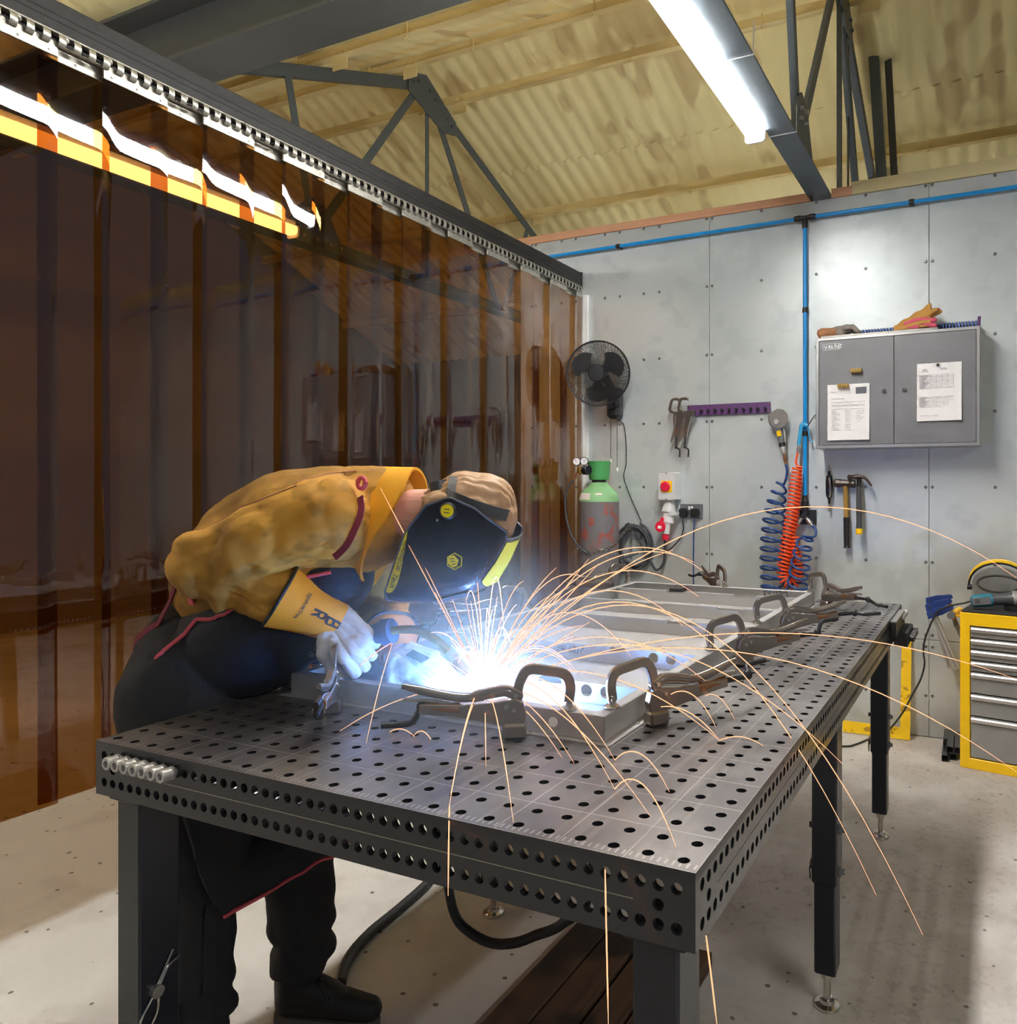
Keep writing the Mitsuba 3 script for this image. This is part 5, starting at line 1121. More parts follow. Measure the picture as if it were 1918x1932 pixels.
me = thing('person', 'person bent over the table welding in a tan jacket, black apron and black mask', 'person')
UU, FF = unit(V(0.93, 0.36, 0.0)), unit(V(0.06, 0.02, -1.0)); UU = unit(UU - FF * np.dot(UU, FF)); LL_ = np.cross(FF, UU); LL_ = LL_ if np.dot(LL_, RT) > 0 else -LL_
hp_ = lambda u, f, l=0.0: HC + UU * u + FF * f + LL_ * l
body = capsules([(PEL, 0.085), (WST, 0.085), (MID, 0.115), (CHS, 0.12), (UPB, 0.10), (NCK - V(0, 0, 0.03), 0.054), (hp_(-0.04, -0.002), 0.054)])
body += [(hp_(-0.01, -0.006), 0.074, hp_(0.030, -0.002), 0.076), (hp_(0.0, 0.0), 0.070, hp_(0.03, 0.045), 0.066), (hp_(0.0, 0.045), 0.056, hp_(-0.085, 0.060), 0.030), (hp_(-0.03, -0.01), 0.062, hp_(-0.075, 0.03), 0.040)]
body += [(hp_(0.022, 0.098), 0.008, hp_(-0.018, 0.120), 0.011), (hp_(-0.055, 0.092), 0.010, hp_(-0.055, 0.092), 0.012)]        # nose, lips
body += [(hp_(0.010, -0.002, s * 0.072), 0.018, hp_(-0.030, 0.000, s * 0.074), 0.013) for s in (-1, 1)]                      # ears
body += capsules([(RSH, 0.062), (REL, 0.045), (RWR, 0.032)]) + capsules([(LSH, 0.062), (LEL, 0.045), (LWR, 0.032)]) + [(UPB, 0.09, RSH, 0.06), (UPB, 0.09, LSH, 0.06)]
body += capsules([(PEL, 0.08), (RHP, 0.070), (RKN, 0.048), (RAN, 0.030)]) + capsules([(PEL, 0.08), (LHP, 0.070), (LKN, 0.048), (LAN, 0.030)])
body += hand_caps(f=0.72, **RH) + hand_caps(f=0.72, **LH)
for A in (RAN, LAN): body += [(A, 0.030, A + HD * 0.12 + V(0, 0, -0.055), 0.022)]
bm = blob(body, 0.010, 10)
part(me, 'body', bm, 'm_skin', True, label='skin of the neck, face and arms')
for s in (-1, 1): part(me, 'eye', ball(hp_(0.028, 0.096, s * 0.030), 0.012, 2), 'm_white', True)

# jacket
jk = capsules([(WST, 0.122), (MID, 0.163), (CHS, 0.166), (UPB, 0.138), (NCK - V(0.02, 0.01, 0.0), 0.085)])
jk += [(UPB - V(0.02, 0, 0.0), 0.125, RSH, 0.088), (UPB - V(0.02, 0, 0), 0.125, LSH, 0.088)]
fr_ = REL + (RWR - REL) * 0.50
jk += [(RSH, 0.088, REL + V(0.015, 0.01, 0.004), 0.076), (REL, 0.074, fr_, 0.066)]
fl_ = LEL + (LWR - LEL) * 0.55
jk += [(LSH, 0.088, LEL, 0.076), (LEL, 0.074, fl_, 0.062)]
jm = blob(jk, 0.011, 14)
# folds: ripples across the sleeve near the elbow and along the side of the back
v = jm.vertices; nn = jm.vertex_normals
ax = unit(REL - RSH); tpos = (v - RSH) @ ax; dist = np.linalg.norm((v - RSH) - np.outer(tpos, ax), axis=1)
near = np.clip(1 - np.linalg.norm(v - REL, axis=1) / 0.17, 0, 1)
fold_ = np.sin(62 * tpos + 14 * v[:, 2] + 9 * meshkit.fbm(v * 9, 2, 3)) * near * 0.015
ax2 = unit(RWR - REL); t2_ = (v - REL) @ ax2
near2 = np.clip(1 - np.abs(t2_ - 0.06) / 0.10, 0, 1) * (np.linalg.norm(np.cross(v - REL, ax2), axis=1) < 0.10)
fold_ += np.sin(75 * t2_ + 8 * v[:, 0] + 8 * meshkit.fbm(v * 11, 2, 6)) * near2 * 0.011
fold_ += (meshkit.fbm(v * V(9, 9, 5) + 4, 3, 2) - 0.5) * 0.030
creases = np.clip(1 - np.abs(meshkit.fbm(v * 6 + 9, 2, 8) - 0.5) * 14, 0, 1); fold_ -= creases * 0.010
jm.vertices = v + nn * fold_[:, None]; trimesh.smoothing.filter_taubin(jm, iterations=2)
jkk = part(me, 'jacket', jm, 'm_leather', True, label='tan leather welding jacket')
def on_surf(m, pts, off=0.003):
    q, _, f = trimesh.proximity.closest_point(m, np.asarray(pts, float)); return q + m.face_normals[f] * off
seam = lambda pts, r=0.0022: tube(on_surf(jm, spline(pts, 8), 0.0005), r, 6)
part(jkk, 'seam', seam([(0.205, 0.26, 1.42), (0.16, 0.24, 1.38), (0.09, 0.22, 1.35), (0.03, 0.20, 1.31), (-0.02, 0.19, 1.27)]), 'm_browncuff', 50)
part(jkk, 'seam', seam([(0.22, 0.42, 1.45), (0.20, 0.34, 1.43), (0.19, 0.28, 1.40)]), 'm_browncuff', 50)
# collar: a stand up band with long front flaps
def collar(u, v_):
    a = 2 * math.pi * u; low = np.clip(-np.sin(a), 0, 1)
    rad = 0.096 + 0.022 * v_ + 0.022 * low; ax_ = unit(V(0.85, 0.33, -0.30)); sd = unit(np.cross(ax_, (0, 0, 1))); up = np.cross(sd, ax_)
    c0 = V(0.235, 0.490, 1.330)
    off = -0.012 + 0.072 * v_ - 0.030 * low * v_ + 0.008 * np.sin(3 * a)
    P = c0[:, None, None] + ax_[:, None, None] * off + sd[:, None, None] * (rad * 0.86 * np.cos(a)) + up[:, None, None] * (rad * np.sin(a) - 0.030 * low)
    return P[0], P[1], P[2]
cm_ = grid(collar, 60, 8); part(me, 'collar', thicken(cm_, 0.007), 'm_collar', 60, label='bright tan stand up collar')
# trousers
tk = capsules([(PEL + V(0.01, 0, 0.0), 0.128), (RHP, 0.112), (RKN, 0.082), (RAN + V(0, 0, 0.06), 0.073)]) + capsules([(PEL + V(0.02, 0, 0), 0.128), (LHP, 0.105), (LKN, 0.086), (LAN + V(0, 0, 0.06), 0.076)])
tmesh = blob(tk, 0.012, 12); v = tmesh.vertices
low = np.clip((0.34 - v[:, 2]) / 0.2, 0, 1); rip = np.sin(v[:, 2] * 62 + 7 * meshkit.fbm(v * 7, 2, 5) + 5 * v[:, 0]) * 0.011 * low + (meshkit.fbm(v * V(12, 12, 7), 3, 9) - 0.5) * 0.03
rip += np.sin(v[:, 2] * 48 + 9 * meshkit.fbm(v * 6, 2, 1)) * 0.006 * np.clip(1 - np.abs(v[:, 2] - 0.5) / 0.12, 0, 1)
tmesh.vertices = v + tmesh.vertex_normals * rip[:, None]
tro = part(me, 'trousers', tmesh, 'm_trousers', True, label='dark work trousers bunched over the shoes')
# apron with red binding
ak = capsules([(V(0.135, 0.43, 1.185), 0.105), (V(0.03, 0.40, 1.10), 0.135), (V(-0.07, 0.37, 1.02), 0.145), (PEL + V(0.04, 0.015, -0.03), 0.138)])
H1, H2 = V(-0.075, 0.245, 0.50), V(-0.03, 0.50, 0.50)
ak += [(PEL + V(0.035, -0.03, -0.05), 0.135, H1, 0.115), (PEL + V(0.03, 0.06, -0.05), 0.130, H2, 0.118), (H1, 0.11, H2, 0.11)]
am = None
M3 = None
for p, r_, q, s_ in ak:
    h = manifold3d.Manifold.hull_points(np.vstack([trimesh.creation.icosphere(2, r_).vertices + p, trimesh.creation.icosphere(2, s_).vertices + q])); M3 = h if M3 is None else M3 + h
nz = unit(V(-0.18, -0.12, 1.0)); M3 = M3.trim_by_plane(nz.tolist(), float(np.dot(nz, V(-0.08, 0.25, 0.435))))
M3 = M3 - manifold3d.Manifold.cube([2, 4, 0.913]).translate([-0.006, -1, 0.0]).trim_by_plane([0, 0, 1], 0.80)
nb = unit(V(0.93, 0.36, 0.30)); M3 = M3.trim_by_plane(nb.tolist(), float(np.dot(nb, V(-0.170, 0.335, 0.99))))
am = tm(M3.refine_to_length(0.012)); am.merge_vertices(); trimesh.smoothing.filter_taubin(am, iterations=8)
v = am.vertices; am.vertices = v + am.vertex_normals * ((meshkit.fbm(v * V(8, 8, 3), 3, 4) - 0.5) * 0.030 * np.clip((1.1 - v[:, 2]) / 0.3, 0.2, 1))[:, None]
apk = part(me, 'apron', am, 'm_apron', True, label='black leather welding apron')
edge = lambda pts, r=0.0045, m=am: tube(on_surf(m, spline(pts, 10), 0.002), r, 6)
def hem_loop():
    w_ = am.vertices; hd_ = w_ @ nz; q = w_[hd_ < hd_.min() + 0.014]; c = q.mean(0); an_ = np.arctan2(q[:, 1] - c[1], q[:, 0] - c[0]); rr = np.linalg.norm(q[:, :2] - c[:2], axis=1); out = []
    for b_ in np.linspace(-math.pi, math.pi, 33)[:-1]:
        s_ = np.abs((an_ - b_ + math.pi) % (2 * math.pi) - math.pi) < 0.16
        if s_.any(): i_ = np.argmax(np.where(s_, rr, 0)); out.append(q[i_])
    return tube(spline(out, 4, True), 0.0045, 6, False)
e1 = [(-0.06, 0.18, 1.12), (-0.10, 0.17, 1.05), (-0.135, 0.17, 0.98), (-0.16, 0.17, 0.90), (-0.17, 0.16, 0.80), (-0.18, 0.15, 0.65), (-0.18, 0.15, 0.52)]
part(apk, 'binding', edge(e1), 'm_strap', 50, label='red edge binding')
part(apk, 'binding', edge([(-0.06, 0.18, 1.12), (0.02, 0.20, 1.13), (0.08, 0.26, 1.16), (0.14, 0.30, 1.18), (0.22, 0.36, 1.20)]), 'm_strap', 50)
part(apk, 'binding', hem_loop(), 'm_strap', 50)
def ribbon(pts, w_, m, side):
    c = on_surf(m, spline(pts, 8), 0.004); d = np.gradient(c, axis=0); d /= np.linalg.norm(d, axis=1, keepdims=True)
    s_ = np.cross(d, side); s_ /= np.linalg.norm(s_, axis=1, keepdims=True); a_, b_ = c - s_ * w_ / 2, c + s_ * w_ / 2
    vv = np.stack([a_, b_], 1).reshape(-1, 3); f = []
    for i in range(len(c) - 1): f += [[2 * i, 2 * i + 1, 2 * i + 3], [2 * i, 2 * i + 3, 2 * i + 2]]
    return thicken(trimesh.Trimesh(vv, f, process=False), 0.003)
tor = cat(jm, tmesh)
part(apk, 'strap', ribbon([(-0.09, 0.20, 1.20), (-0.08, 0.19, 1.16), (-0.07, 0.18, 1.11)], 0.035, tor, V(-0.3, -1, 0)), 'm_strap', 50, label='red waist strap')
part(apk, 'strap', ribbon([(-0.11, 0.20, 1.19), (-0.17, 0.20, 1.12), (-0.23, 0.22, 1.05), (-0.28, 0.25, 0.98), (-0.30, 0.28, 0.90)], 0.014, tor, V(-0.3, -1, 0)), 'm_strapdark', 50)
part(apk, 'neck_strap', ribbon([(0.325, 0.37, 1.38), (0.318, 0.345, 1.33), (0.300, 0.325, 1.27), (0.280, 0.320, 1.22)], 0.020, jm, V(0.3, -1, 0)), 'm_strapdark', 50, label='dark red neck strap')
part(apk, 'strap_loop', tube([V(0.300, 0.365, 1.395) + 0.012 * V(0.9 * math.cos(a), 0.2, math.sin(a)) for a in np.linspace(0, 2 * math.pi, 14)], 0.005, 6), 'm_strap', 40)
# gloves
def glove(k, H, elbow, wrist, m_, cuffm, r0, r1, a0, a1):
    hb_ = blob(hand_caps(f=1.22, **H), 0.0035, 9)
    hb_.vertices = hb_.vertices + hb_.vertex_normals * ((meshkit.fbm(hb_.vertices * 45, 3, 3) - 0.5) * 0.0065)[:, None]
    g = part(me, k, hb_, m_, True, label='pale grey leather welding glove with a tan gauntlet cuff')
    d = unit(wrist - elbow); A, B_ = wrist - d * a0, wrist + d * a1
    ax_ = frame(A, np.cross(d, V(0, 0, 1)), d); L = np.linalg.norm(B_ - A)
    def cf(u, v_): a = 2 * math.pi * u; r_ = (r0 + (r1 - r0) * v_ ** 0.8) * (1 + 0.05 * np.cos(2 * a + 1) + 0.02 * np.sin(5 * a + 6 * v_)); P = np.stack([r_ * np.cos(a), r_ * np.sin(a), L * v_], -1) @ ax_[:3, :3].T + A; return P[..., 0], P[..., 1], P[..., 2]
    cu = grid(cf, 49, 14); cu.merge_vertices(); trimesh.repair.fix_normals(cu)
    c = part(g, 'cuff', cu, cuffm, True, label='tan gauntlet cuff')
    rim_ = [A + ax_[:3, :3] @ V(r0 * 1.01 * (1 + 0.05 * math.cos(2 * a + 1) + 0.02 * math.sin(5 * a)) * math.cos(a), r0 * 1.01 * (1 + 0.05 * math.cos(2 * a + 1) + 0.02 * math.sin(5 * a)) * math.sin(a), 0) for a in np.linspace(0, 2 * math.pi, 50)]
    part(g, 'cuff_binding', tube(rim_, 0.004, 6, False), 'm_black', 50)
    return g, cu, ax_, A, L
gR, cuR, axR, AR, LR = glove('glove', RH, REL, RWR, 'm_glove', 'm_cuff', 0.074, 0.046, 0.125, 0.012)
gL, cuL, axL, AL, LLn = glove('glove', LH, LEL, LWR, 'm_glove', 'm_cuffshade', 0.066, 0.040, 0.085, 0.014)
# print on the right cuff
d = unit(RWR - REL); see = unit(EYE - (AR + d * LR * 0.5)); see = unit(see - d * np.dot(see, d)); across = np.cross(see, d)
def on_cuff(m, flat=0.004):
    q, _, f = trimesh.proximity.closest_point(cuR, m.vertices); nrm = cuR.face_normals[f]; nrm = np.where((nrm @ see)[:, None] < 0, -nrm, nrm)
    m = m.copy(); m.vertices = q + nrm * 0.0012; return m
Mt = lambda t, s: frame(AR + d * LR * t + see * 0.075 + across * s, -across, see)
sub = lambda m: m.subdivide_to_size(0.006) if hasattr(m, 'subdivide_to_size') else m
part(gR, 'printing', on_cuff(sub(text('Signature Glove', 0.0085, Mt(0.36, 0.045), 0.0004))), 'm_ink', False, label='dark printed lettering Signature Glove')
emb = cat(text('R', 0.030, Mt(0.56, 0.012), 0.0004, True), text('B', 0.034, Mt(0.80, 0.008), 0.0004, True))
part(gR, 'emblem', on_cuff(sub(emb)), 'm_ink', False, label='dark printed emblem')
part(gL, 'back_patch', cat(*[mv(bx((-0.011, -0.030, 0), (0.011, 0.030, 0.003), 0.001), frame(LH['w'] + unit(LH['d']) * 0.072 - unit(LH['n']) * 0.022, np.cross(LH['n'], LH['d']), -LH['n']))]), 'm_helmetgrey', False)
# shoes
def shoe(k, A, hd, tilt=0.0):
    hd = unit(hd); sd = np.cross((0, 0, 1), hd); heel = V(A[0], A[1], 0) - hd * 0.055
    up = [(heel + hd * 0.02 + V(0, 0, 0.045), 0.036, heel + hd * 0.03 + V(0, 0, 0.10), 0.046), (heel + hd * 0.02 + V(0, 0, 0.045), 0.034, heel + hd * 0.14 + V(0, 0, 0.052), 0.040), (heel + hd * 0.14 + V(0, 0, 0.050), 0.040, heel + hd * 0.235 + V(0, 0, 0.036), 0.032), (heel + hd * 0.05 + V(0, 0, 0.09), 0.042, heel + hd * 0.13 + V(0, 0, 0.065), 0.036)]
    s = part(me, k, blob(up, 0.007, 8), 'm_shoe', True)
    so = Polygon([(-0.005, -0.026), (0.10, -0.028), (0.19, -0.034), (0.24, -0.026), (0.262, 0.0), (0.24, 0.026), (0.19, 0.034), (0.10, 0.028), (-0.005, 0.026), (-0.018, 0)]).buffer(0.003)
    part(s, 'sole', ext(so, 0.016, frame(heel + V(0, 0, 0.001), hd, (0, 0, 1))), 'm_sole', 30)
    for i in range(4):
        p = heel + hd * (0.12 + 0.025 * i) + V(0, 0, 0.103 - 0.010 * i); part(s, 'lace', tube([p - sd * 0.026 - V(0, 0, 0.012), p, p + sd * 0.026 - V(0, 0, 0.012)], 0.0035, 6), 'm_black', 40)
    p = heel + hd * 0.105 + V(0, 0, 0.106)
    part(s, 'lace', tube(spline([p, p - sd * 0.03 + hd * 0.015 + V(0, 0, 0.012), p - sd * 0.055 + hd * 0.05 - V(0, 0, 0.012)], 5), 0.004, 6), 'm_black', 40)
shoe('shoe', LAN, V(0.94, 0.34, 0)); shoe('shoe', RAN, V(0.93, 0.20, 0))

# hair
hair = blob([(hp_(-0.066, -0.012), 0.046, hp_(0.0, -0.028), 0.064), (hp_(0.0, -0.016), 0.074, hp_(0.040, -0.012), 0.074), (hp_(0.035, -0.010), 0.074, hp_(0.060, 0.012), 0.058), (hp_(0.06, 0.01), 0.055, hp_(0.072, 0.04), 0.034)] + [(hp_(-0.048, -0.018, s * 0.046), 0.034, hp_(0.04, 0.002, s * 0.046), 0.042) for s in (-1, 1)], 0.006, 8)
v = hair.vertices; q = (v - HC); hair.vertices = v + hair.vertex_normals * (0.003 * np.sin(((q @ LL_) * 260 + (q @ FF) * 120 + 10 * meshkit.fbm(v * 25, 2, 2))) * 0.6 + 0.010 * (meshkit.fbm(v * 22, 3, 5) - 0.5))[:, None]
part(me, 'hair', hair, 'm_hair', True, label='short light brown hair')

# welding mask
bv = ([-0.165, -0.105, -0.055, 0.0, 0.05, 0.108], [0.160, 0.036, -0.020, -0.034, -0.008, 0.046])
fv = ([-0.165, -0.135, -0.06, 0.02, 0.05, 0.08, 0.108], [0.184, 0.194, 0.196, 0.180, 0.164, 0.120, 0.066])
wv = ([-0.165, -0.10, 0.0, 0.07, 0.108], [0.080, 0.106, 0.116, 0.106, 0.082])
HX = 0.47
def shell(vv, th, off=0.0):
    b, f, w_ = np.interp(vv, *bv), np.interp(vv, *fv), np.interp(vv, *wv)
    s, c = np.sign(np.sin(th)) * np.abs(np.sin(th)) ** HX, np.abs(np.cos(th)) ** HX
    P = HC + np.multiply.outer(vv, UU) + np.multiply.outer(b + (f - b) * c * (1 + off * 4) + off * c, FF) + np.multiply.outer((w_ + off) * s, LL_)
    return P
def shell_xyz(u, v_):
    P = shell(-0.165 + 0.273 * u, (v_ - 0.5) * math.pi); return P[..., 0], P[..., 1], P[..., 2]
hm = grid(shell_xyz, 44, 64); c0 = hm.triangles_center - HC - FF * 0.05
if np.mean(np.einsum('ij,ij->i', hm.face_normals, c0)) < 0: hm.invert()
hmk = part(me, 'welding_mask', thicken(hm, 0.003), 'm_helmet', 40, label='glossy black welding mask with yellow stickers')
rimp = np.vstack([shell(np.linspace(-0.165, 0.108, 40), np.full(40, math.pi / 2)), shell(np.full(24, 0.108), np.linspace(math.pi / 2, -math.pi / 2, 24)), shell(np.linspace(0.108, -0.165, 40), np.full(40, -math.pi / 2)), shell(np.full(24, -0.165), np.linspace(-math.pi / 2, math.pi / 2, 24))])
part(hmk, 'rim', tube(rimp, 0.0028, 6, False), 'm_helmetgrey', 50)
def sp(vv, fw, off=0.0012):
    """A point on the mask's right side at height vv and depth fw."""
    vv, fw = np.asarray(vv, float), np.asarray(fw, float); b, f = np.interp(vv, *bv), np.interp(vv, *fv)
    c = np.clip((fw - b) / (f - b), 0, 0.999) ** (1 / HX); return shell(vv, np.arccos(c), off)
def chin(u, v_):
    vv = -0.098 - 0.065 * u; wdt = 0.046 * np.sin(math.pi * np.clip(u, 0, 1)) ** 0.8 + 0.0005; fw = np.interp(vv, *bv) + 0.002 + wdt * v_
    P = sp(vv, fw, 0.0012); return P[..., 0], P[..., 1], P[..., 2]
part(hmk, 'sticker', thicken(grid(chin, 30, 8), 0.0006), 'm_sticker', 50, label='long yellow sticker reading WARRIOR Tech')
p0, p1 = sp(-0.104, 0.046), sp(-0.152, 0.150); dirn = unit(p1 - p0)
txt = text('WARRIOR  Tech', 0.0105, frame(sp(-0.106, 0.050) + LL_ * 0.02, dirn, LL_), 0.0004); txt = sub(txt)
rel = txt.vertices - HC; tp = sp(np.clip(rel @ UU, -0.163, 0.10), rel @ FF, 0.0026); txt.vertices = tp
part(hmk, 'lettering', txt, 'm_ink', False)
def brow(u, v_):
    vv = 0.050 + 0.055 * u; P = shell(vv, (0.62 - 1.24 * v_), 0.0014); return P[..., 0], P[..., 1], P[..., 2]
part(hmk, 'sticker', thicken(grid(brow, 16, 26), 0.0006), 'm_sticker', 50, label='yellow sticker across the brow of the mask')
def lens(u, v_):
    vv = -0.065 + 0.085 * u; P = shell(vv, (0.50 - 1.0 * v_), 0.002); return P[..., 0], P[..., 1], P[..., 2]
part(hmk, 'lens', thicken(grid(lens, 12, 16), 0.0008), 'm_blackgloss', 50, label='dark rectangular lens')
kp = sp(-0.003, -0.006, 0.0); MK = frame(kp, UU, LL_)
kb = part(hmk, 'knob', lathe([(0.0001, 0.013), (0.015, 0.013), (0.018, 0.010), (0.0185, -0.002)], 28, MK), 'm_black', 35)
part(kb, 'knob_disc', lathe([(0.0001, 0.0142), (0.0135, 0.0142), (0.0140, 0.0126)], 28, MK), 'm_sticker', 35, label='yellow disc')
for s in (-1, 1): part(kb, 'mark', mv(bx((-0.0065, 0.0022 * s - 0.0009 + 0.0012 * s, 0.0142), (0.0055, 0.0022 * s + 0.0012 * s + 0.0007, 0.0147)), MK @ rotz(-0.25)), 'm_ink', False)
ML = frame(sp(0.002, 0.100, 0.0012), UU, LL_)
hexa = lambda r_, t=0.5: Polygon([(r_ * math.cos(a), r_ * math.sin(a)) for a in np.arange(6) * math.pi / 3 + t])
logo_ = hexa(0.0185, 0.45).difference(hexa(0.0162, 0.45))
disc_ = Polygon([(-0.0145, 0.006), (-0.010, 0.012), (0.0, 0.013), (0.009, 0.002), (0.004, -0.011), (-0.004, -0.0125), (-0.0145, -0.004)])
for t, y in ((-0.010, 0.006), (-0.008, 0.000), (-0.006, -0.006)): disc_ = disc_.difference(sbox(t, y - 0.0008, t + 0.009, y + 0.0008))
part(hmk, 'emblem', mv(cat(ext(logo_, 0.0008), ext(disc_, 0.0008)), ML @ tr(0, 0, 0.0004)), 'm_sticker', False, label='yellow hexagon emblem')
part(hmk, 'rivet', ball(sp(-0.030, 0.012, 0.0005), 0.003, 1), 'm_chrome', True)
# head harness
def loop(cu, cf, ru, rf, tilt, w_, nm):
    P = []
    for a in np.linspace(0, 2 * math.pi, 60):
        l = 0.096 * math.cos(a); t = math.sin(a); P.append(hp_(cu + ru * t, cf + rf * t, l))
    P = np.array(P); d = np.gradient(P, axis=0); d /= np.linalg.norm(d, axis=1, keepdims=True); up = unit(UU * tilt[0] + FF * tilt[1])
    vv = np.stack([P - up * w_ / 2, P + up * w_ / 2], 1).reshape(-1, 3); f = []
    for i in range(len(P) - 1): f += [[2 * i, 2 * i + 1, 2 * i + 3], [2 * i, 2 * i + 3, 2 * i + 2]]
    m = trimesh.Trimesh(vv, f, process=False)
    if np.mean(np.einsum('ij,ij->i', m.face_normals, m.triangles_center - P.mean(0))) < 0: m.invert()
    return thicken(m, 0.003)
hbn = part(hmk, 'headband', loop(0.033, -0.018, 0.076, 0.034, (-0.35, 1.0), 0.026, ''), 'm_helmetgrey', 50, label='grey head harness band')
part(hbn, 'crown_strap', loop(0.0, 0.02, -0.012, -0.108, (1.0, 0.1), 0.018, ''), 'm_helmetgrey', 50)
rk_ = hp_(-0.046, -0.052, 0.030); part(hbn, 'ratchet_knob', cyl(rk_, rk_ - FF * 0.020 - UU * 0.004, 0.021, n=24), 'm_helmetgrey', 30)

# ------------------------------------------------------------------ welding torch
tk_ = thing('welding_torch', 'blue grey welding torch with a brass swan neck in the right glove', 'welding torch')
rear, front = V(0.160, 0.405, 1.030), V(0.318, 0.440, 1.066)
part(tk_, 'handle', tube(spline([rear, rear + (front - rear) * 0.35 + V(0, 0, -0.004), rear + (front - rear) * 0.7, front], 5), [0.019] * 4 + [0.021] * 4 + [0.022] * 4 + [0.024] * 4, 18), 'm_torchblue', 40)
part(tk_, 'collar', tube([front - unit(front - rear) * 0.02, front + unit(front - rear) * 0.002], [0.030, 0.028], 20), 'm_torchblue', 35)
part(tk_, 'trigger', tube([rear + (front - rear) * 0.55 - V(0, 0, 0.02), rear + (front - rear) * 0.75 - V(0, 0, 0.026)], 0.008, 10), 'm_black', 40)
part(tk_, 'swan_neck', tube(spline([front, (0.350, 0.442, 1.071), (0.385, 0.444, 1.072), (0.420, 0.446, 1.061), (0.452, 0.448, 1.042), (0.480, 0.448, 1.018)], 8), 0.0095, 14), 'm_brass', 50, label='brass swan neck')
part(tk_, 'nozzle', tube([(0.474, 0.448, 1.023), (0.480, 0.448, 1.018), (0.512, 0.449, 0.990), (0.520, 0.449, 0.984)], [0.010, 0.0125, 0.0115, 0.010], 18), 'm_copper', 40)
part(tk_, 'nozzle_spring', tube([V(0.468, 0.448, 1.028) + unit(V(0.04, 0, -0.035)) * 0.0028 * i / 12 * 1.0 + 0.0122 * (math.cos(i * 0.5) * V(0, 1, 0) + math.sin(i * 0.5) * unit(V(0.035, 0, 0.04))) for i in range(110)], 0.0012, 5), 'm_chrome', 50)
hosep = spline([rear, (0.132, 0.398, 1.020), (0.09, 0.392, 1.010), (0.043, 0.384, 1.002), (-0.03, 0.37, 0.986), (-0.085, 0.350, 0.953), (-0.13, 0.325, 0.900), (-0.165, 0.290, 0.84), (-0.175, 0.27, 0.70), (-0.12, 0.24, 0.3), (-0.05, 0.10, 0.02), (0.2, -0.2, 0.014), (0.6, -0.4, 0.014)], 8)
part(tk_, 'cable', tube(hosep, 0.0125, 12), 'm_rubber', 50)
L_ = np.concatenate([[0], np.cumsum(np.linalg.norm(np.diff(hosep, axis=0), axis=1))]); tt = np.linspace(0.03, 0.17, 320)
cpt = np.stack([np.interp(tt, L_, hosep[:, i]) for i in range(3)], 1); dd = np.gradient(cpt, axis=0); dd /= np.linalg.norm(dd, axis=1, keepdims=True)
uu = np.cross(dd, V(0, 0, 1)); uu /= np.linalg.norm(uu, axis=1, keepdims=True); ww = np.cross(dd, uu); an = np.linspace(0, 17 * 2 * math.pi, 320)[:, None]
part(tk_, 'strain_spring', tube(cpt + 0.0165 * (np.cos(an) * uu + np.sin(an) * ww), 0.0018, 5), 'm_toolgrey', 50)
part(tk_, 'rear_boot', tube([rear - unit(front - rear) * 0.02, rear + unit(front - rear) * 0.01], [0.020, 0.024], 16), 'm_helmetgrey', 40)

# ------------------------------------------------------------------ the arc, its sparks and its fume
ARC_AT = V(0.560, 0.450, 0.958)
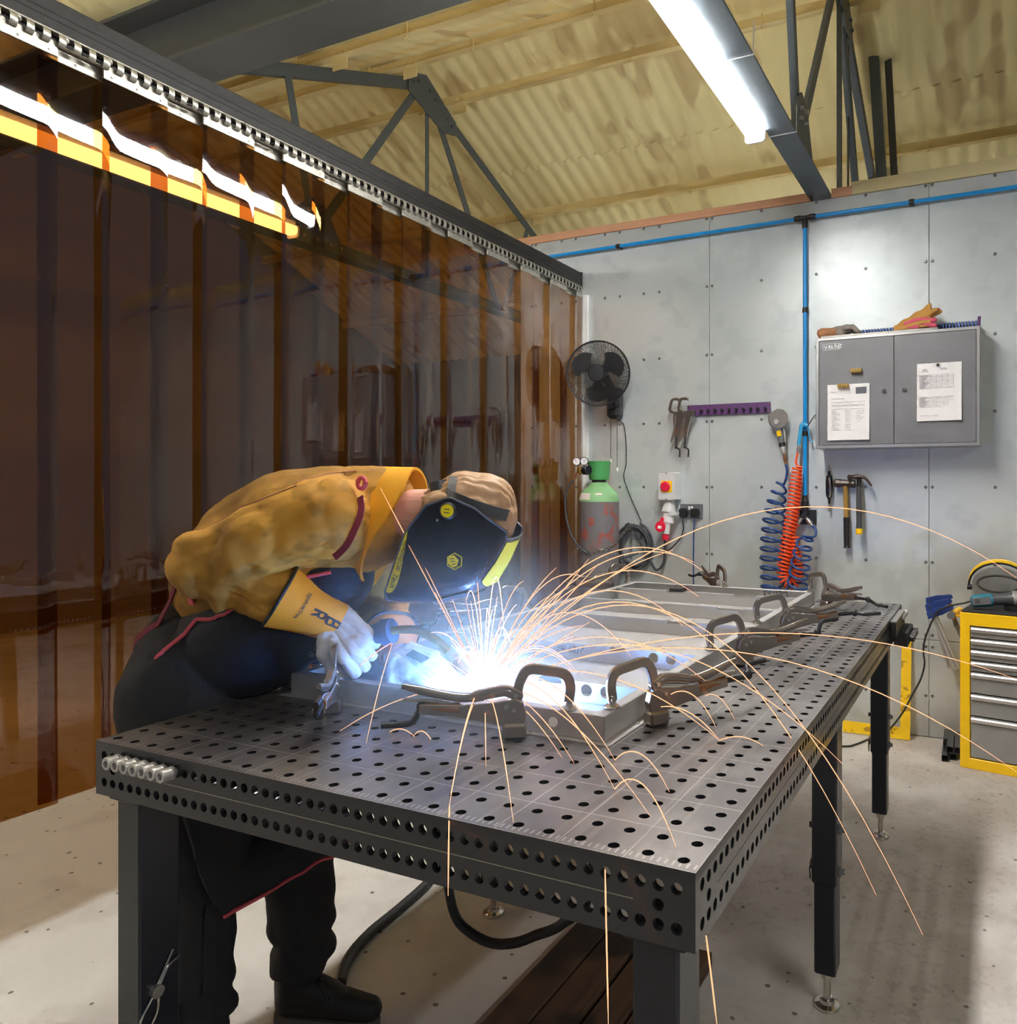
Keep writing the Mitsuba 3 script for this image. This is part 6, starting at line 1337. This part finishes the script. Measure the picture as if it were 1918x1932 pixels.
# flights of the sparks: start, end, rise of the path above the chord (m), thickness
SPARKS = [
((0.560, 0.450, 0.958), (1.582, 0.948, 1.191), 0.257, 1.0),
((0.560, 0.450, 0.958), (0.964, 0.683, 1.205), 0.150, 1.0),
((0.560, 0.450, 0.958), (0.943, 0.689, 1.222), 0.121, 1.0),
((0.560, 0.450, 0.958), (0.962, 0.664, 1.151), 0.137, 1.0),
((0.560, 0.450, 0.958), (0.928, 0.663, 1.085), 0.136, 1.0),
((0.560, 0.450, 0.958), (0.848, 0.566, 1.031), 0.126, 1.0),
((0.560, 0.450, 0.958), (0.996, 0.609, 0.987), 0.101, 1.0),
((0.560, 0.450, 0.958), (1.580, 0.904, 0.984), 0.109, 1.0),
((0.560, 0.450, 0.958), (1.577, 0.780, 0.831), 0.157, 1.0),
((0.560, 0.450, 0.958), (1.289, 0.527, 0.885), 0.151, 1.0),
((0.560, 0.450, 0.958), (1.416, 0.632, 0.553), 0.365, 1.0),
((0.560, 0.450, 0.958), (1.338, 0.587, 0.632), 0.341, 1.0),
((0.560, 0.450, 0.958), (0.779, 0.552, 1.225), -0.000, 1.0),
((0.560, 0.450, 0.958), (0.756, 0.550, 1.234), 0.001, 1.0),
((0.560, 0.450, 0.958), (0.911, 0.645, 1.251), 0.047, 1.0),
((0.560, 0.450, 0.958), (0.735, 0.564, 1.193), 0.082, 1.0),
((0.560, 0.450, 0.958), (0.732, 0.570, 1.088), 0.029, 1.0),
((0.560, 0.450, 0.958), (0.770, 0.527, 1.105), 0.003, 1.0),
((0.560, 0.450, 0.958), (0.732, 0.534, 1.071), 0.014, 1.0),
((0.560, 0.450, 0.958), (0.665, 0.538, 1.150), 0.008, 1.0),
((0.560, 0.450, 0.958), (0.671, 0.561, 1.211), 0.033, 1.0),
((0.560, 0.450, 0.958), (0.729, 0.495, 1.027), 0.052, 1.0),
((0.560, 0.450, 0.958), (0.765, 0.486, 1.006), 0.074, 1.0),
((0.560, 0.450, 0.958), (0.769, 0.468, 1.011), 0.063, 1.0),
((0.560, 0.450, 0.958), (0.316, 0.407, 1.384), -0.030, 1.0),
((0.560, 0.450, 0.958), (0.405, 0.394, 1.263), -0.001, 1.0),
((0.560, 0.450, 0.958), (0.435, 0.409, 1.219), -0.026, 1.0),
((0.560, 0.450, 0.958), (0.474, 0.500, 1.207), 0.145, 1.0),
((0.560, 0.450, 0.958), (0.559, 0.449, 0.939), -0.001, 1.0),
((0.560, 0.450, 0.958), (0.598, 0.472, 1.046), 0.192, 1.0),
((0.560, 0.450, 0.958), (0.507, 0.459, 1.144), 0.089, 1.0),
((0.560, 0.450, 0.958), (0.581, 0.467, 1.155), 0.008, 1.0),
((0.560, 0.450, 0.958), (0.618, 0.471, 1.036), 0.089, 1.0),
((0.560, 0.450, 0.958), (0.427, 0.438, 1.070), 0.039, 1.0),
((0.560, 0.450, 0.958), (0.498, 0.439, 1.006), 0.053, 1.0),
((0.560, 0.450, 0.958), (0.493, 0.452, 1.016), 0.055, 1.0),
((0.560, 0.450, 0.958), (0.616, 0.516, 1.184), 0.051, 1.0),
((0.560, 0.450, 0.958), (0.605, 0.491, 1.079), 0.020, 1.0),
((0.560, 0.450, 0.958), (0.493, 0.474, 1.146), -0.009, 1.0),
((0.560, 0.450, 0.958), (0.499, 0.485, 1.137), -0.009, 1.0),
((0.560, 0.450, 0.958), (0.598, 0.384, 1.140), -0.054, 1.0),
((0.560, 0.450, 0.958), (0.557, 0.469, 1.114), 0.070, 1.0),
((0.560, 0.450, 0.958), (0.568, 0.471, 1.126), 0.042, 1.0),
((0.560, 0.450, 0.958), (0.466, 0.458, 1.152), -0.015, 1.0),
((0.560, 0.450, 0.958), (0.482, 0.429, 1.072), 0.000, 1.0),
((0.560, 0.450, 0.958), (0.602, 0.510, 1.134), 0.032, 1.0),
((0.560, 0.450, 0.958), (0.676, 0.531, 1.155), 0.034, 1.0),
((0.560, 0.450, 0.958), (0.697, 0.539, 1.146), 0.033, 1.0),
((0.560, 0.450, 0.958), (0.703, 0.562, 1.171), 0.034, 1.0),
((0.370, 0.381, 1.054), (0.303, 0.357, 1.003), 0.003, 1.0),
((0.392, 0.360, 1.058), (0.481, 0.193, 0.912), 0.012, 0.8),
((0.560, 0.450, 0.958), (0.753, 0.187, 0.912), 0.030, 0.9),
((0.560, 0.450, 0.958), (0.917, 0.024, 0.912), 0.050, 0.9),
((0.560, 0.450, 0.958), (0.880, 0.265, 0.912), 0.040, 0.9),
((0.560, 0.450, 0.958), (1.085, 0.124, 0.912), 0.060, 0.9),
((0.560, 0.450, 0.958), (0.774, 0.066, 0.912), 0.040, 0.9),
((0.560, 0.450, 0.958), (0.382, 0.225, 0.912), 0.030, 0.9),
((0.560, 0.450, 0.958), (0.848, 0.279, 0.912), 0.030, 0.9),
((0.560, 0.450, 0.958), (0.994, 0.192, 0.912), 0.080, 1.0),
((0.994, 0.192, 0.912), (1.153, 0.052, 0.912), 0.045, 0.9),
((0.560, 0.450, 0.958), (0.937, 0.308, 0.912), 0.080, 1.0),
((0.937, 0.308, 0.912), (1.076, 0.218, 0.912), 0.035, 0.9),
((0.560, 0.450, 0.958), (1.069, 0.483, 0.912), 0.080, 1.0),
((1.069, 0.483, 0.912), (1.153, 0.486, 0.912), 0.012, 0.9),
((0.473, 0.264, 0.912), (0.536, 0.261, 0.912), 0.010, 0.9),
((0.574, 0.262, 0.912), (0.530, 0.265, 0.912), 0.012, 0.9),
((0.964, 0.450, 0.971), (1.069, 0.483, 0.912), 0.020, 1.0),
((0.976, 0.470, 0.991), (1.037, 0.556, 0.912), 0.030, 1.0),
((0.992, 0.620, 0.953), (1.055, 0.621, 0.912), 0.020, 0.8),
((0.808, 0.020, 0.919), (0.869, -0.060, 0.838), 0.010, 1.0),
((0.560, 0.450, 0.958), (0.808, 0.020, 0.919), 0.050, 1.0),
((1.085, -0.020, 0.900), (1.120, -0.080, 0.751), 0.000, 1.0),
((1.220, -0.017, 0.847), (1.240, -0.036, 0.758), 0.000, 1.0),
((0.560, 0.450, 0.958), (0.668, 0.514, 1.016), 0.008, 0.6),
((0.560, 0.450, 0.958), (0.627, 0.495, 1.022), 0.004, 0.6),
((0.560, 0.450, 0.958), (0.551, 0.361, 0.984), 0.008, 0.6),
((0.560, 0.450, 0.958), (0.482, 0.486, 1.057), 0.012, 0.6),
((0.560, 0.450, 0.958), (0.544, 0.524, 1.059), 0.006, 0.6),
((0.560, 0.450, 0.958), (0.581, 0.450, 1.038), 0.006, 0.6),
((0.560, 0.450, 0.958), (0.612, 0.408, 1.035), 0.010, 0.6),
((0.560, 0.450, 0.958), (0.608, 0.459, 1.035), 0.004, 0.6),
((0.560, 0.450, 0.958), (0.548, 0.432, 1.027), 0.009, 0.6),
((0.560, 0.450, 0.958), (0.540, 0.513, 1.070), 0.005, 0.6),
((0.560, 0.450, 0.958), (0.596, 0.385, 1.059), 0.010, 0.6),
((0.560, 0.450, 0.958), (0.495, 0.481, 1.086), 0.004, 0.6),
((0.560, 0.450, 0.958), (0.609, 0.382, 1.018), 0.004, 0.6),
((0.560, 0.450, 0.958), (0.519, 0.329, 1.028), 0.005, 0.6),
((0.560, 0.450, 0.958), (0.472, 0.414, 1.027), 0.005, 0.6),
((0.560, 0.450, 0.958), (0.588, 0.510, 1.073), 0.008, 0.6),
((0.560, 0.450, 0.958), (0.676, 0.387, 1.014), 0.005, 0.6),
((0.560, 0.450, 0.958), (0.631, 0.434, 1.049), 0.012, 0.6),
((0.560, 0.450, 0.958), (0.566, 0.425, 1.008), 0.006, 0.6),
((0.560, 0.450, 0.958), (0.619, 0.485, 0.985), 0.011, 0.6),
((0.560, 0.450, 0.958), (0.624, 0.515, 1.009), 0.011, 0.6),
((0.560, 0.450, 0.958), (0.599, 0.441, 1.020), 0.008, 0.6),
((0.560, 0.450, 0.958), (0.527, 0.333, 0.984), 0.006, 0.6),
((0.560, 0.450, 0.958), (0.500, 0.412, 1.059), 0.008, 0.6),
((0.560, 0.450, 0.958), (0.469, 0.417, 0.998), 0.004, 0.6),
((0.560, 0.450, 0.958), (0.466, 0.461, 1.054), 0.007, 0.6),
((0.560, 0.450, 0.958), (0.611, 0.456, 1.009), 0.010, 0.6),
((0.560, 0.450, 0.958), (0.466, 0.529, 1.044), 0.007, 0.6),
((0.560, 0.450, 0.958), (0.510, 0.521, 1.013), 0.004, 0.6),
((0.560, 0.450, 0.958), (0.527, 0.440, 1.064), 0.010, 0.6),
((0.560, 0.450, 0.958), (0.610, 0.433, 1.079), 0.010, 0.6),
((0.560, 0.450, 0.958), (0.599, 0.366, 1.003), 0.006, 0.6),
((0.560, 0.450, 0.958), (0.556, 0.507, 1.021), 0.009, 0.6),
((0.560, 0.450, 0.958), (0.477, 0.403, 0.985), 0.007, 0.6),
]

def spark_mat(k):
    return {'type': 'area', 'radiance': rgb(k)}
hot, warm = [1.9, 1.15, 0.85], [1.15, 0.50, 0.24]
for (a, b, h, w_) in SPARKS:
    a, b = V(*a), V(*b); h = max(h, 0.002); t = np.linspace(0, 1, 26)[:, None]
    P = a + (b - a) * t + V(0, 0, 1) * 4 * h * t * (1 - t)
    L = np.linalg.norm(b - a); near_ = np.linalg.norm(P - ARC_AT, axis=1)
    start = int(np.argmax(near_ > 0.012)); P = P[start:] if len(P) - start > 4 else P
    r = np.interp(np.linspace(0, 1, len(P)), [0, 0.15, 0.8, 1], [0.0009, 0.0012, 0.0011, 0.0004]) * w_
    k = thing('weld_spark', 'thin glowing orange spark streak flying from the bright weld arc', 'spark', 'sparks flying from the weld')
    scene[k] = mikit.ply(tube(P, r, 5), 'm_black', smooth=60, emitter={'type': 'area', 'radiance': rgb(hot if L < 0.2 and near_[0] < 0.02 else warm), 'sampling_weight': 0.0})
am_ = trimesh.creation.icosphere(subdivisions=3); v = am_.vertices
am_.vertices = v * (1 + 0.35 * (meshkit.fbm(v * 2.2 + 3, 3, 4) - 0.5))[:, None] * V(0.030, 0.020, 0.017) + ARC_AT
arc_ = thing('weld_arc', 'blinding blue white electric arc at the tip of the torch', 'welding arc')
scene[arc_] = mikit.ply(am_, 'm_white', smooth=True, emitter={'type': 'area', 'radiance': rgb(ARC), 'sampling_weight': 3.0})

# thin blue lit fume drifting round the arc
N_ = 28
g = np.linspace(-1, 1, N_); gz, gy, gx = np.meshgrid(g, g, g, indexing='ij')
rad_ = np.sqrt(gx ** 2 + gy ** 2 + gz ** 2)
dens = np.clip(1 - rad_, 0, 1) ** 1.8 * (0.45 + 1.1 * meshkit.fbm(np.stack([gx, gy, gz], -1) * 2.4 + 5, 3, 7))
FR = 0.42; FC_ = ARC_AT + V(-0.03, 0.0, 0.03)
fume = thing('welding_fume', 'faint bluish haze of welding fume glowing around the arc', 'fume')
scene[fume] = {'type': 'sphere', 'center': FC_.tolist(), 'radius': FR * 0.99, 'bsdf': {'type': 'null'},
    'interior': {'type': 'heterogeneous', 'albedo': rgb([0.60, 0.80, 0.99]), 'scale': FUME,
        'sigma_t': {'type': 'gridvolume', 'grid': mi.VolumeGrid(dens[..., None].astype(np.float32)), 'to_world': T().translate((FC_ - FR).tolist()).scale([2 * FR] * 3)}}}
labels[fume]['kind'] = 'stuff'
